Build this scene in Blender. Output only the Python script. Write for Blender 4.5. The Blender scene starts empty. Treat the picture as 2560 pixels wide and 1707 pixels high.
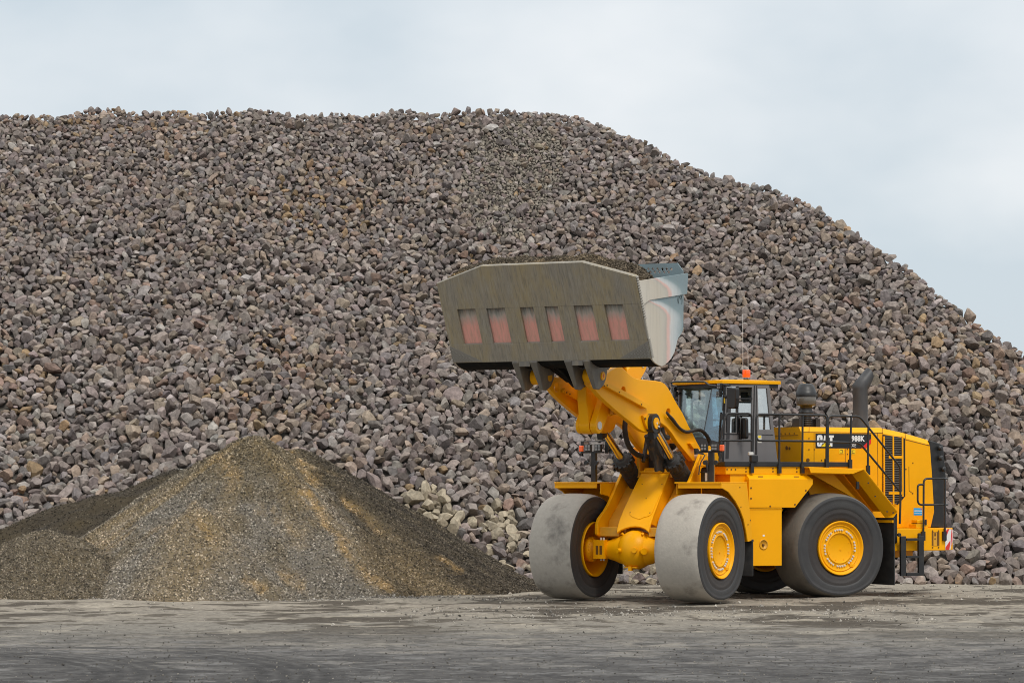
import bpy, bmesh, math, random
import numpy as np
from mathutils import Vector, Matrix
from mathutils.geometry import tessellate_polygon

# ---------------------------------------------------------------- camera, sky, sun, exposure
scene = bpy.context.scene
COL = scene.collection
CAM_H, CAM_PITCH, CAM_F = 2.266, math.radians(2.4496), 8049.0     # focal length in photo pixels (2560 wide)
cam_data = bpy.data.cameras.new("camera")
cam_data.sensor_width = 36.0
cam_data.lens = 36.0 * CAM_F / 2560.0
cam_data.clip_start, cam_data.clip_end = 0.5, 5000.0
cam = bpy.data.objects.new("camera", cam_data)
COL.objects.link(cam)
cam.location = (0, 0, CAM_H)
cam.rotation_euler = (math.pi / 2 + CAM_PITCH, 0, 0)
scene.camera = cam

SUN_ELEV, SUN_AZ = math.radians(56), math.radians(152)            # azimuth clockwise from +Y; the sun stands behind the camera
world = bpy.data.worlds.new("World")
scene.world = world
world.use_nodes = True
nt = world.node_tree
nt.nodes.clear()
def wn(t, **kw):
    n = nt.nodes.new(t)
    for k, v in kw.items(): setattr(n, k, v)
    return n
w_out = wn('ShaderNodeOutputWorld'); w_bg = wn('ShaderNodeBackground')
w_bg.inputs['Strength'].default_value = 0.1
w_sky = wn('ShaderNodeTexSky', sky_type='NISHITA', sun_disc=False, sun_elevation=SUN_ELEV, sun_rotation=SUN_AZ)
w_co = wn('ShaderNodeTexCoord')
w_map = wn('ShaderNodeMapping'); w_map.inputs['Scale'].default_value = (5.0, 5.0, 9.0)
w_map.inputs['Location'].default_value = (0.3, 0.0, 1.1)
w_noise = wn('ShaderNodeTexNoise'); w_noise.inputs['Scale'].default_value = 1.0
w_noise.inputs['Detail'].default_value = 5.0; w_noise.inputs['Roughness'].default_value = 0.52
w_ramp = wn('ShaderNodeValToRGB')
w_ramp.color_ramp.elements[0].position = 0.38; w_ramp.color_ramp.elements[0].color = (4.95, 5.58, 6.08, 1)
w_ramp.color_ramp.elements[1].position = 0.64; w_ramp.color_ramp.elements[1].color = (7.0, 7.2, 7.38, 1)
w_mix = wn('ShaderNodeMix', data_type='RGBA'); w_mix.inputs['Factor'].default_value = 0.93
L = nt.links.new
L(w_co.outputs['Generated'], w_map.inputs['Vector']); L(w_map.outputs['Vector'], w_noise.inputs['Vector'])
L(w_noise.outputs['Fac'], w_ramp.inputs['Fac'])
w_sep = wn('ShaderNodeSeparateXYZ'); L(w_co.outputs['Generated'], w_sep.inputs[0])
w_up = wn('ShaderNodeMapRange', data_type='FLOAT_VECTOR')
w_up.inputs[7].default_value = (0.12, 0.12, 0.12); w_up.inputs[8].default_value = (1, 1, 1)
w_up.inputs[9].default_value = (1, 1, 1); w_up.inputs[10].default_value = (1.75, 1.66, 1.55)
L(w_sep.outputs['Z'], w_up.inputs[6])                       # an overcast sky is brightest overhead
w_mul = wn('ShaderNodeMix', data_type='RGBA', blend_type='MULTIPLY'); w_mul.inputs['Factor'].default_value = 1.0
L(w_ramp.outputs['Color'], w_mul.inputs['A']); L(w_up.outputs['Vector'], w_mul.inputs['B'])
L(w_sky.outputs['Color'], w_mix.inputs['A']); L(w_mul.outputs['Result'], w_mix.inputs['B'])
L(w_mix.outputs['Result'], w_bg.inputs['Color']); L(w_bg.outputs['Background'], w_out.inputs['Surface'])

sun_data = bpy.data.lights.new("sun", 'SUN')
sun_data.energy = 1.5
sun_data.angle = math.radians(16)
sun_data.color = (1.0, 0.955, 0.89)
sun = bpy.data.objects.new("sun", sun_data)
COL.objects.link(sun)
_sd = Vector((math.sin(SUN_AZ) * math.cos(SUN_ELEV), math.cos(SUN_AZ) * math.cos(SUN_ELEV), math.sin(SUN_ELEV)))
sun.rotation_euler = _sd.to_track_quat('Z', 'Y').to_euler()
sun.location = (0, 20, 60)

scene.render.filter_size = 1.0
scene.cycles.filter_width = 1.0
vs = scene.view_settings
vs.view_transform = 'Standard'; vs.look = 'None'; vs.exposure = 0.34; vs.gamma = 1.0; vs.use_curve_mapping = False

rng = np.random.default_rng(7)
random.seed(7)

# ---------------------------------------------------------------- survey: photo measurements to metres in a machine frame
# (A point read off the photo is put on a plane of the machine at a known distance from its centre line.)
A_R, A_F = math.radians(28.668), math.radians(59.85)               # headings of the rear and front frame
def frame(a): return np.array([-math.cos(a), -math.sin(a), 0.0]), np.array([math.sin(a), -math.cos(a), 0.0])
H_R, L_R = frame(A_R); H_F, L_F = frame(A_F)
O_R = np.array([5.4624, 63.4392, 0.0])                             # ground point under the rear axle
O_F = O_R + H_R * 2.261 + H_F * 2.268                              # ground point under the front axle
FRM = {'R': (O_R, H_R, L_R), 'F': (O_F, H_F, L_F)}
ZOOM = dict(A=(1280, 880, 1568/300), B=(1500, 900, 1568/300), C=(1580, 1060, 2138/300), D=(1680, 920, 5.6),
            E=(1500, 630, 1359/260), F=(1080, 640, 1568/300), G=(1300, 1220, 1673/320), H=(1600, 1220, 1673/320),
            I=(1920, 1220, 1673/320), J=(2160, 1060, 1019/260), K=(1050, 620, 3.36), M=(1980, 900, 1916/440),
            N=(1840, 1160, 2352/580), O=(1640, 900, 4.9), P=(1280, 1180, 2352/580), W=(0, 0, 2352/2560),
            S=(2260, 1250, 1463/140), T=(2030, 1070, 14.7))
def ray(z, x, y):
    o = ZOOM[z]
    a = (o[0] + x / o[2] - 1280.0) / CAM_F; b = -(o[1] + y / o[2] - 853.5) / CAM_F
    c, s = math.cos(CAM_PITCH), math.sin(CAM_PITCH)
    return np.array([0, 0, CAM_H]), np.array([a, c - b * s, s + b * c])
def on(k, z, x, y, axis, val):
    o, d = ray(z, x, y); F0, h, l = FRM[k]
    ol = np.array([(o - F0) @ h, (o - F0) @ l, o[2]]); dl = np.array([d @ h, d @ l, d[2]])
    t = (val - ol[axis]) / dl[axis]
    return ol + dl * t
def xz(k, z, pts, Y):            # outline on a lengthwise plane -> (x, z) pairs
    r = []
    for q in pts:
        zz = z if len(q) == 2 else q[0]
        p = on(k, zz, q[-2], q[-1], 1, Y); r.append((p[0], p[2]))
    return r
def p3(k, z, pts, axis, val): return [tuple(on(k, z, x, y, axis, val)) for x, y in pts]
def world_pt(u, v, Y):           # photo point in the 2352-wide view at distance Y
    o, d = ray('W', u, v); t = Y / d[1]; return o + d * t

# ---------------------------------------------------------------- helpers
def tag(o, label=None, cat=None, group=None, kind=None):
    if label: o['label'] = label
    if cat: o['category'] = cat
    if group: o['group'] = group
    if kind: o['kind'] = kind
    return o

def mat(name, color, rough=0.5, metal=0.0, coat=0.0, noise=None, bump=None, spec=None):
    """noise=(scale, color2, lo, hi[, (sx,sy,sz)]) blends a second colour; bump=(scale, strength)"""
    m = bpy.data.materials.new(name); m.use_nodes = True
    t = m.node_tree; b = t.nodes['Principled BSDF']
    b.inputs['Base Color'].default_value = (*color, 1); b.inputs['Roughness'].default_value = rough
    b.inputs['Metallic'].default_value = metal; b.inputs['Coat Weight'].default_value = coat
    if spec is not None: b.inputs['Specular IOR Level'].default_value = spec
    if noise or bump:
        co = t.nodes.new('ShaderNodeTexCoord')
    if noise:
        mp = t.nodes.new('ShaderNodeMapping')
        if len(noise) > 4: mp.inputs['Scale'].default_value = noise[4]
        n = t.nodes.new('ShaderNodeTexNoise'); n.inputs['Scale'].default_value = noise[0]; n.inputs['Detail'].default_value = 6
        n.inputs['Roughness'].default_value = 0.62
        r = t.nodes.new('ShaderNodeMapRange'); r.inputs['From Min'].default_value = noise[2]; r.inputs['From Max'].default_value = noise[3]
        mx = t.nodes.new('ShaderNodeMix'); mx.data_type = 'RGBA'
        mx.inputs['A'].default_value = (*color, 1); mx.inputs['B'].default_value = (*noise[1], 1)
        t.links.new(co.outputs['Object'], mp.inputs['Vector']); t.links.new(mp.outputs['Vector'], n.inputs['Vector'])
        t.links.new(n.outputs['Fac'], r.inputs['Value']); t.links.new(r.outputs['Result'], mx.inputs['Factor'])
        t.links.new(mx.outputs['Result'], b.inputs['Base Color'])
    if bump:
        n2 = t.nodes.new('ShaderNodeTexNoise'); n2.inputs['Scale'].default_value = bump[0]; n2.inputs['Detail'].default_value = 5
        bp = t.nodes.new('ShaderNodeBump'); bp.inputs['Strength'].default_value = bump[1]; bp.inputs['Distance'].default_value = 0.02
        t.links.new(co.outputs['Object'], n2.inputs['Vector']); t.links.new(n2.outputs['Fac'], bp.inputs['Height'])
        t.links.new(bp.outputs['Normal'], b.inputs['Normal'])
    return m

class MB:
    """collects shapes, then builds them as one mesh object"""
    def __init__(s): s.v = []; s.f = []; s.m = []; s.cur = 0; s.sm = []; s.smooth = False; s.pc = []; s.p = 0
    def add(s, vs_, fs_, smooth=None):
        b = len(s.v); s.v += [tuple(map(float, q)) for q in vs_]
        for f in fs_:
            s.f.append([b + i for i in f]); s.m.append(s.cur); s.pc.append(s.p); s.sm.append(s.smooth if smooth is None else smooth)
        return s
    def ext(s, loop3, off, holes=()):
        """a flat outline (3-D points) pushed along the vector off"""
        s.p += 1
        off = np.array(off, float)
        loops = [list(map(np.array, loop3))] + [list(map(np.array, h)) for h in holes]
        n = np.zeros(3); L0 = loops[0]
        for i in range(len(L0)): n += np.cross(L0[i], L0[(i + 1) % len(L0)])
        if n @ off > 0: loops[0] = loops[0][::-1]
        for i in range(1, len(loops)):
            n2 = np.zeros(3); q = loops[i]
            for j in range(len(q)): n2 += np.cross(q[j], q[(j + 1) % len(q)])
            if n2 @ off < 0: loops[i] = q[::-1]
        flat = [p for l in loops for p in l]; N = len(flat)
        fs_ = []
        if len(loops) == 1:
            fs_.append(list(range(N))); fs_.append([N + i for i in range(N)][::-1])
        else:
            tris = tessellate_polygon([[Vector(p) for p in l] for l in loops])
            ref = loops[0]; nn = np.zeros(3)
            for j in range(len(ref)): nn += np.cross(ref[j], ref[(j + 1) % len(ref)])
            for a, b, c in tris:
                w = np.cross(flat[b] - flat[a], flat[c] - flat[a])
                if w @ nn < 0: b, c = c, b
                fs_.append([a, b, c]); fs_.append([N + a, N + c, N + b])
        k = 0
        for l in loops:
            m = len(l)
            for i in range(m):
                a, b = k + i, k + (i + 1) % m
                fs_.append([b, a, N + a, N + b])
            k += m
        return s.add(flat + [p + off for p in flat], fs_)
    def prism(s, poly, y0, y1, holes=()):
        return s.ext([(x, y0, z) for x, z in poly], (0, y1 - y0, 0), [[(x, y0, z) for x, z in h] for h in holes])
    def slab(s, poly, z0, z1): return s.ext([(x, y, z0) for x, y in poly], (0, 0, z1 - z0))
    def cross(s, poly, x0, x1): return s.ext([(x0, y, z) for y, z in poly], (x1 - x0, 0, 0))
    def box(s, x0, x1, y0, y1, z0, z1): return s.slab([(x0, y0), (x1, y0), (x1, y1), (x0, y1)], z0, z1)
    def rings(s, rs, closed=False, caps=True, smooth=True):
        n = len(rs[0]); vs_ = [p for r in rs for p in r]; fs_ = []
        for i in range(len(rs) - 1 + (1 if closed else 0)):
            a, b = i * n, ((i + 1) % len(rs)) * n
            for j in range(n): fs_.append([a + j, a + (j + 1) % n, b + (j + 1) % n, b + j])
        s.add(vs_, fs_, smooth)
        if caps and not closed:
            s.add(rs[0], [list(range(n))[::-1]], False); s.add(rs[-1], [list(range(n))], False)
        return s
    def tube(s, path, r, n=10, r_end=None, caps=True):
        s.p += 1
        P = [np.array(p, float) for p in path]; rs = []
        for i, p in enumerate(P):
            t = (P[min(i + 1, len(P) - 1)] - P[max(i - 1, 0)]); t /= np.linalg.norm(t)
            if i == 0:
                u = np.cross(t, (0, 0, 1.0))
                if np.linalg.norm(u) < 0.05: u = np.cross(t, (0, 1.0, 0))
            else: u = u - t * (u @ t)
            u /= np.linalg.norm(u); w = np.cross(t, u)
            k = 1.0
            if 0 < i < len(P) - 1:
                a = P[i] - P[i - 1]; b = P[i + 1] - P[i]
                ca = (a @ b) / (np.linalg.norm(a) * np.linalg.norm(b)); k = 1 / max(0.6, math.sqrt(max(0.0, (1 + ca) / 2)))
            rr = r if r_end is None else r + (r_end - r) * i / (len(P) - 1)
            rs.append([p + rr * k * (math.cos(q) * u + math.sin(q) * w) for q in np.linspace(0, 2 * math.pi, n, endpoint=False)])
        return s.rings(rs, caps=caps)
    def lathe(s, prof, org, axis=(0, 1, 0), n=40, smooth=True):
        """prof = [(radius, distance along axis)]"""
        s.p += 1
        ax = np.array(axis, float); ax /= np.linalg.norm(ax)
        u = np.cross(ax, (0.0, 0.0, 1.0))
        if np.linalg.norm(u) < 0.05: u = np.cross(ax, (0.0, 1.0, 0.0))
        u /= np.linalg.norm(u); w = np.cross(ax, u); o = np.array(org, float)
        rs = [[o + ax * d + r * (math.cos(q) * u + math.sin(q) * w) for q in np.linspace(0, 2 * math.pi, n, endpoint=False)] for r, d in prof]
        return s.rings(rs, smooth=smooth)
    def cyl(s, a, b, r, n=20, r2=None):
        a = np.array(a, float); b = np.array(b, float); d = b - a; l = np.linalg.norm(d)
        return s.lathe([(r, 0), (r if r2 is None else r2, l)], a, d, n, True)
    def ball(s, c, r, n=12, sc=(1, 1, 1)):
        s.p += 1
        c = np.array(c, float); rs = []
        for i in range(1, n // 2):
            t = math.pi * i / (n // 2)
            rs.append([c + np.array(sc) * r * np.array([math.sin(t) * math.cos(q), math.sin(t) * math.sin(q), -math.cos(t)]) for q in np.linspace(0, 2 * math.pi, n, endpoint=False)])
        return s.rings(rs)
    def split(s):
        """one builder per separate piece"""
        out = []
        for p in dict.fromkeys(s.pc):
            m = MB(); ix = {}
            for f, mi, sm, pc in zip(s.f, s.m, s.sm, s.pc):
                if pc != p: continue
                for i in f:
                    if i not in ix: ix[i] = len(m.v); m.v.append(s.v[i])
                m.f.append([ix[i] for i in f]); m.m.append(mi); m.sm.append(sm); m.pc.append(0)
            out.append(m)
        return out
    def build(s, name, mats, parent=None, bevel=0.0, M=None, seg=2):
        me = bpy.data.meshes.new(name)
        me.from_pydata(s.v, [], s.f)
        for m in (mats if isinstance(mats, (list, tuple)) else [mats]): me.materials.append(m)
        me.polygons.foreach_set('material_index', s.m)
        me.polygons.foreach_set('use_smooth', s.sm)
        me.update()
        bm = bmesh.new(); bm.from_mesh(me); bmesh.ops.recalc_face_normals(bm, faces=bm.faces); bm.to_mesh(me); bm.free()
        o = bpy.data.objects.new(name, me); COL.objects.link(o)
        if parent is not None: o.parent = parent
        if M is not None: o.matrix_basis = M
        if bevel:
            b = o.modifiers.new('bevel', 'BEVEL'); b.width = bevel; b.segments = seg; b.limit_method = 'ANGLE'; b.angle_limit = math.radians(35)
            b.harden_normals = False
        return o

def arc(path, r=0.06, n=5):
    """rounds the corners of a 3-D path"""
    P = [np.array(p, float) for p in path]; out = [P[0]]
    for i in range(1, len(P) - 1):
        a, b, c = P[i - 1], P[i], P[i + 1]
        la, lc = np.linalg.norm(a - b), np.linalg.norm(c - b); d = min(r, la * .45, lc * .45)
        p0 = b + (a - b) / la * d; p1 = b + (c - b) / lc * d
        for t in np.linspace(0, 1, n): out.append((1 - t) ** 2 * p0 + 2 * t * (1 - t) * b + t * t * p1)
    out.append(P[-1]); return out
def circ(cx, cz, r, n=20, sq=1.0): return [(cx + r * math.cos(q), cz + r * sq * math.sin(q)) for q in np.linspace(0, 2 * math.pi, n, endpoint=False)]

def vnoise(x, y, seed=0):
    """smooth value noise, 0..1, for arrays"""
    x = np.asarray(x, float); y = np.asarray(y, float)
    xi = np.floor(x).astype(np.int64); yi = np.floor(y).astype(np.int64); fx = x - xi; fy = y - yi
    def hsh(a, b):
        n = (a * 374761393 + b * 668265263 + seed * 974634541) & 0x7fffffff
        n = ((n ^ (n >> 13)) * 1274126177) & 0x7fffffff
        return ((n ^ (n >> 16)) & 0xffff) / 65535.0
    ux = fx * fx * (3 - 2 * fx); uy = fy * fy * (3 - 2 * fy)
    return (hsh(xi, yi) * (1 - ux) + hsh(xi + 1, yi) * ux) * (1 - uy) + (hsh(xi, yi + 1) * (1 - ux) + hsh(xi + 1, yi + 1) * ux) * uy
def fbm(x, y, seed=0, oct=4, gain=0.5):
    a = 1.0; t = 0.0; n = 0.0
    for i in range(oct): t = t + a * vnoise(x * 2 ** i, y * 2 ** i, seed + i * 17); n += a; a *= gain
    return t / n

def raw_mesh(name, V, loops, sizes, mats, col=None, smooth=False):
    me = bpy.data.meshes.new(name)
    V = np.asarray(V, np.float32); loops = np.asarray(loops, np.int32); sizes = np.asarray(sizes, np.int32)
    me.vertices.add(len(V)); me.vertices.foreach_set('co', V.ravel())
    me.loops.add(len(loops)); me.loops.foreach_set('vertex_index', loops)
    me.polygons.add(len(sizes)); st = np.concatenate([[0], np.cumsum(sizes)[:-1]]).astype(np.int32)
    me.polygons.foreach_set('loop_start', st); me.polygons.foreach_set('loop_total', sizes)
    me.polygons.foreach_set('use_smooth', np.full(len(sizes), smooth))
    for m in mats: me.materials.append(m)
    me.update(calc_edges=True)
    if col is not None:
        at = me.color_attributes.new('col', 'FLOAT_COLOR', 'POINT')
        c4 = np.ones((len(V), 4), np.float32); c4[:, :3] = col
        at.data.foreach_set('color', c4.ravel())
    return me

def attr_mat(name, rough, nscale, lo, hi, bscale, bstr, spec=0.3, bdist=0.02):
    """colour from the mesh's own colour attribute, varied by noise, with a bumpy surface"""
    m = bpy.data.materials.new(name); m.use_nodes = True; t = m.node_tree; b = t.nodes['Principled BSDF']
    b.inputs['Roughness'].default_value = rough; b.inputs['Specular IOR Level'].default_value = spec
    a = t.nodes.new('ShaderNodeAttribute'); a.attribute_name = 'col'
    co = t.nodes.new('ShaderNodeTexCoord')
    n = t.nodes.new('ShaderNodeTexNoise'); n.inputs['Scale'].default_value = nscale; n.inputs['Detail'].default_value = 6; n.inputs['Roughness'].default_value = .65
    r = t.nodes.new('ShaderNodeMapRange'); r.inputs['From Min'].default_value = .3; r.inputs['From Max'].default_value = .7
    r.inputs['To Min'].default_value = lo; r.inputs['To Max'].default_value = hi
    mx = t.nodes.new('ShaderNodeMix'); mx.data_type = 'RGBA'; mx.blend_type = 'MULTIPLY'; mx.inputs['Factor'].default_value = 1
    n2 = t.nodes.new('ShaderNodeTexNoise'); n2.inputs['Scale'].default_value = bscale; n2.inputs['Detail'].default_value = 4
    bp = t.nodes.new('ShaderNodeBump'); bp.inputs['Strength'].default_value = bstr; bp.inputs['Distance'].default_value = bdist
    k = t.links.new
    k(co.outputs['Object'], n.inputs['Vector']); k(co.outputs['Object'], n2.inputs['Vector'])
    k(n.outputs['Fac'], r.inputs['Value']); k(a.outputs['Color'], mx.inputs['A']); k(r.outputs['Result'], mx.inputs['B'])
    k(mx.outputs['Result'], b.inputs['Base Color']); k(n2.outputs['Fac'], bp.inputs['Height']); k(bp.outputs['Normal'], b.inputs['Normal'])
    return m

# ---------------------------------------------------------------- ground
def ground_z(x, y):
    d = (fbm(x * .5, y * .9, 3, 4) - .5) * .10 + (fbm(x * 2.0, y * 3.0, 9, 3) - .5) * .04
    w = np.clip((np.asarray(y) - 34) / 3, 0, 1) * np.clip((74 - np.asarray(y)) / 2, 0, 1) * np.clip((17 - np.abs(x)) / 3, 0, 1)
    far = np.clip((np.asarray(y) - 40) / 12, .25, 1)
    return (d * far - .02) * w
def make_ground_mat():
    m = bpy.data.materials.new('dusty_yard_ground'); m.use_nodes = True; t = m.node_tree; b = t.nodes['Principled BSDF']
    b.inputs['Roughness'].default_value = .95; b.inputs['Specular IOR Level'].default_value = .08
    N = t.nodes.new; k = t.links.new
    co = N('ShaderNodeTexCoord'); sep = N('ShaderNodeSeparateXYZ'); k(co.outputs['Object'], sep.inputs[0])
    def noise(sc, scale, detail=5, rough=.6, loc=(0, 0, 0)):
        mp = N('ShaderNodeMapping'); mp.inputs['Scale'].default_value = sc; mp.inputs['Location'].default_value = loc
        n = N('ShaderNodeTexNoise'); n.inputs['Scale'].default_value = scale; n.inputs['Detail'].default_value = detail; n.inputs['Roughness'].default_value = rough
        k(co.outputs['Object'], mp.inputs[0]); k(mp.outputs[0], n.inputs['Vector']); return n.outputs['Fac']
    def rng_(v, a, b_, c=0.0, d=1.0, smooth=False):
        r = N('ShaderNodeMapRange'); r.inputs['From Min'].default_value = a; r.inputs['From Max'].default_value = b_
        r.inputs['To Min'].default_value = c; r.inputs['To Max'].default_value = d
        if smooth: r.interpolation_type = 'SMOOTHSTEP'
        k(v, r.inputs['Value']); return r.outputs['Result']
    def math_(op, a, b_=None):
        q = N('ShaderNodeMath'); q.operation = op
        for i, x in enumerate((a, b_)):
            if x is None: continue
            if isinstance(x, (int, float)): q.inputs[i].default_value = x
            else: k(x, q.inputs[i])
        return q.outputs[0]
    def mix(f, a, b_, mode='MIX'):
        q = N('ShaderNodeMix'); q.data_type = 'RGBA'; q.blend_type = mode
        if isinstance(f, (int, float)): q.inputs['Factor'].default_value = f
        else: k(f, q.inputs['Factor'])
        for nm, x in (('A', a), ('B', b_)):
            if isinstance(x, tuple): q.inputs[nm].default_value = (*x, 1)
            else: k(x, q.inputs[nm])
        return q.outputs['Result']
    warp = noise((.09, .35, 1), 1.0, 4)
    yy = math_('ADD', sep.outputs['Y'], math_('MULTIPLY', math_('SUBTRACT', warp, .5), 9.0))
    ramp = N('ShaderNodeValToRGB'); k(rng_(yy, 34, 66), ramp.inputs['Fac'])
    e = ramp.color_ramp.elements
    e[0].position = 0.02; e[0].color = (.074, .070, .068, 1)
    e[1].position = 0.72; e[1].color = (.235, .208, .172, 1)
    for p, c in ((.16, (.092, .088, .085)), (.28, (.135, .128, .122)), (.46, (.19, .175, .152)), (.86, (.265, .235, .193))):
        q = e.new(p); q.color = (*c, 1)
    c = ramp.outputs['Color']
    # dark damp and gritty streaks dragged along the yard
    s1 = rng_(noise((.24, .30, 1), 1.0, 6, .56, (3.1, .4, 0)), .51, .545, 0, .85)
    farw = rng_(sep.outputs['Y'], 44, 51)
    c = mix(math_('MULTIPLY', s1, farw), c, (.060, .050, .040))
    s1b = rng_(noise((.9, .9, 1), 1.0, 6, .6, (7.7, 1.4, 0)), .545, .575, 0, .8)
    c = mix(math_('MULTIPLY', s1b, farw), c, (.078, .066, .053))
    # pale dry dust
    s2 = rng_(noise((.65, .7, 1), 1.0, 7, .62, (11.3, 5.2, 0)), .545, .585, 0, .7)
    c = mix(s2, c, mix(rng_(sep.outputs['Y'], 38, 52), (.15, .144, .138), (.32, .285, .232)))
    s3 = rng_(noise((.9, 1.1, 1), 1.0, 7, .64, (1.3, 9.2, 0)), .52, .56, 0, .6)
    c = mix(math_('MULTIPLY', s3, rng_(sep.outputs['Y'], 50, 44)), c, (.055, .053, .053))
    s4 = rng_(noise((2.4, 2.2, 1), 1.0, 6, .68, (2.3, 6.1, 0)), .50, .57, 0, .45)
    c = mix(math_('MULTIPLY', s4, rng_(sep.outputs['Y'], 52, 45)), c, (.040, .039, .039))
    s5 = rng_(noise((1.3, 1.5, 1), 1.0, 6, .66, (8.3, 3.1, 0)), .56, .60, 0, .5)
    c = mix(math_('MULTIPLY', s5, rng_(sep.outputs['Y'], 50, 44)), c, (.19, .185, .18))
    # tyre tracks curving through the dust
    for (cx, cy, r0, w_) in ((-13.6, 36.9, 9.2, .75), (-13.6, 36.9, 11.15, .65)):
        v = N('ShaderNodeVectorMath'); v.operation = 'DISTANCE'; k(co.outputs['Object'], v.inputs[0]); v.inputs[1].default_value = (cx, cy, 0)
        dd = math_('ADD', math_('ABSOLUTE', math_('SUBTRACT', v.outputs['Value'], r0)), math_('MULTIPLY', math_('SUBTRACT', noise((2.5, 2.5, 1), 1.0, 4), .5), .3))
        band = math_('MULTIPLY', rng_(dd, w_, w_ * .7), rng_(sep.outputs['Y'], 45, 41.5))
        rib = math_('ABSOLUTE', math_('SINE', math_('MULTIPLY', v.outputs['Value'], 13.0)))
        c = mix(math_('MULTIPLY', band, rng_(rib, .1, .9, .15, .6)), c, (.040, .039, .039))
    grit = noise((1, .8, 1), 9, 9, .8)
    c = mix(1.0, c, rng_(grit, .3, .7, .55, 1.45), 'MULTIPLY')
    k(c, b.inputs['Base Color'])
    bp = N("ShaderNodeBump"); bp.inputs["Strength"].default_value = .55; bp.inputs['Distance'].default_value = .04
    k(math_('ADD', noise((1.2, 1.2, 1), 3.0, 8, .72), math_('MULTIPLY', noise((1.1, 1.3, 1), 1.0, 5, .55, (4, 4, 0)), 1.6)), bp.inputs['Height']); k(bp.outputs['Normal'], b.inputs['Normal'])
    return m
def axis_grid(lo, hi, step, far_lo, far_hi):
    a = list(np.arange(lo, hi + 1e-6, step)); s = step * 1.6; x = lo
    while x > far_lo: x -= s; s *= 1.6; a.insert(0, max(x, far_lo))
    s = step * 1.6; x = hi
    while x < far_hi: x += s; s *= 1.6; a.append(min(x, far_hi))
    return np.array(a)
def grid_mesh(name, X, Y, Z, mats, col=None, smooth=True):
    ny, nx = X.shape
    i = np.arange(ny * nx).reshape(ny, nx)
    q = np.stack([i[:-1, :-1], i[:-1, 1:], i[1:, 1:], i[1:, :-1]], -1).reshape(-1, 4)
    return raw_mesh(name, np.stack([X.ravel(), Y.ravel(), Z.ravel()], 1), q.ravel(), np.full(len(q), 4), mats, col, smooth)
gx, gy = axis_grid(-14, 15, .14, -1500, 1500), axis_grid(34, 74, .13, -300, 2500)
GX, GY = np.meshgrid(gx, gy)
ground = bpy.data.objects.new('ground', grid_mesh('ground', GX, GY, ground_z(GX, GY), [make_ground_mat()]))
COL.objects.link(ground); tag(ground, 'dusty hard packed yard with dark streaks and curved tyre tracks', kind='structure')

# ---------------------------------------------------------------- stones: shapes used for rocks, gravel and pebbles
def stone_shape(rs, n_cut, sub=2):
    bm = bmesh.new(); bmesh.ops.create_icosphere(bm, subdivisions=sub, radius=1.25)
    for _ in range(n_cut):
        d = Vector(rs.normal(size=3)); d.normalize()
        bmesh.ops.bisect_plane(bm, geom=bm.verts[:] + bm.edges[:] + bm.faces[:], dist=1e-4, plane_co=d * rs.uniform(.62, .95), plane_no=d, clear_outer=True)
        ed = [e for e in bm.edges if e.is_boundary]
        if ed: bmesh.ops.holes_fill(bm, edges=ed, sides=0)
    bmesh.ops.dissolve_limit(bm, angle_limit=math.radians(9), verts=bm.verts[:], edges=bm.edges[:])
    ax = np.array([1.0, rs.uniform(.68, .95), rs.uniform(.5, .8)])
    V = np.array([v.co[:] for v in bm.verts]) * ax
    V = V / (np.ptp(V, axis=0).mean())                 # mean extent = 1
    V -= V.mean(0)
    idx = {v: i for i, v in enumerate(bm.verts)}
    F = [[idx[v] for v in f.verts] for f in bm.faces]
    bm.free()
    return V, np.concatenate([np.array(f) for f in F]), np.array([len(f) for f in F])
_rs = np.random.default_rng(21)
ROCKS = [stone_shape(_rs, int(_rs.integers(10, 19)), 2) for i in range(60)]
GRIT = []
for _i in range(12):
    _V = np.array([[1, 0, 0], [-1, 0, 0], [0, 1, 0], [0, -1, 0], [0, 0, 1], [0, 0, -1]], float) * .5 * _rs.uniform(.6, 1.2, (6, 3)) + _rs.normal(0, .1, (6, 3))
    _F = [[0, 2, 4], [2, 1, 4], [1, 3, 4], [3, 0, 4], [2, 0, 5], [1, 2, 5], [3, 1, 5], [0, 3, 5]]
    GRIT.append((_V, np.array(_F).ravel(), np.full(8, 3)))
def rand_rot(n, r):
    q = r.normal(size=(n, 4)); q /= np.linalg.norm(q, axis=1)[:, None]; w, x, y, z = q.T
    return np.stack([1 - 2 * (y * y + z * z), 2 * (x * y - z * w), 2 * (x * z + y * w), 2 * (x * y + z * w), 1 - 2 * (x * x + z * z), 2 * (y * z - x * w),
                     2 * (x * z - y * w), 2 * (y * z + x * w), 1 - 2 * (x * x + y * y)], 1).reshape(n, 3, 3)
def scatter(shapes, kind, R, S, P, C):
    """many stones as one vertex soup: kind = shape index, R rotation, S size (n,3), P place, C colour"""
    Vs, Ls, Ns, Cs = [], [], [], []; base = 0
    for s, (V, lo, sz) in enumerate(shapes):
        i = np.where(kind == s)[0]
        if not len(i): continue
        W = np.einsum('nij,nvj->nvi', R[i], V[None] * S[i][:, None, :]) + P[i][:, None, :]
        n = len(V)
        Ls.append((lo[None] + (base + n * np.arange(len(i)))[:, None]).ravel()); Ns.append(np.tile(sz, len(i)))
        Vs.append(W.reshape(-1, 3)); Cs.append(np.repeat(C[i], n, 0)); base += n * len(i)
    return np.concatenate(Vs), np.concatenate(Ls), np.concatenate(Ns), np.concatenate(Cs)

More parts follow.
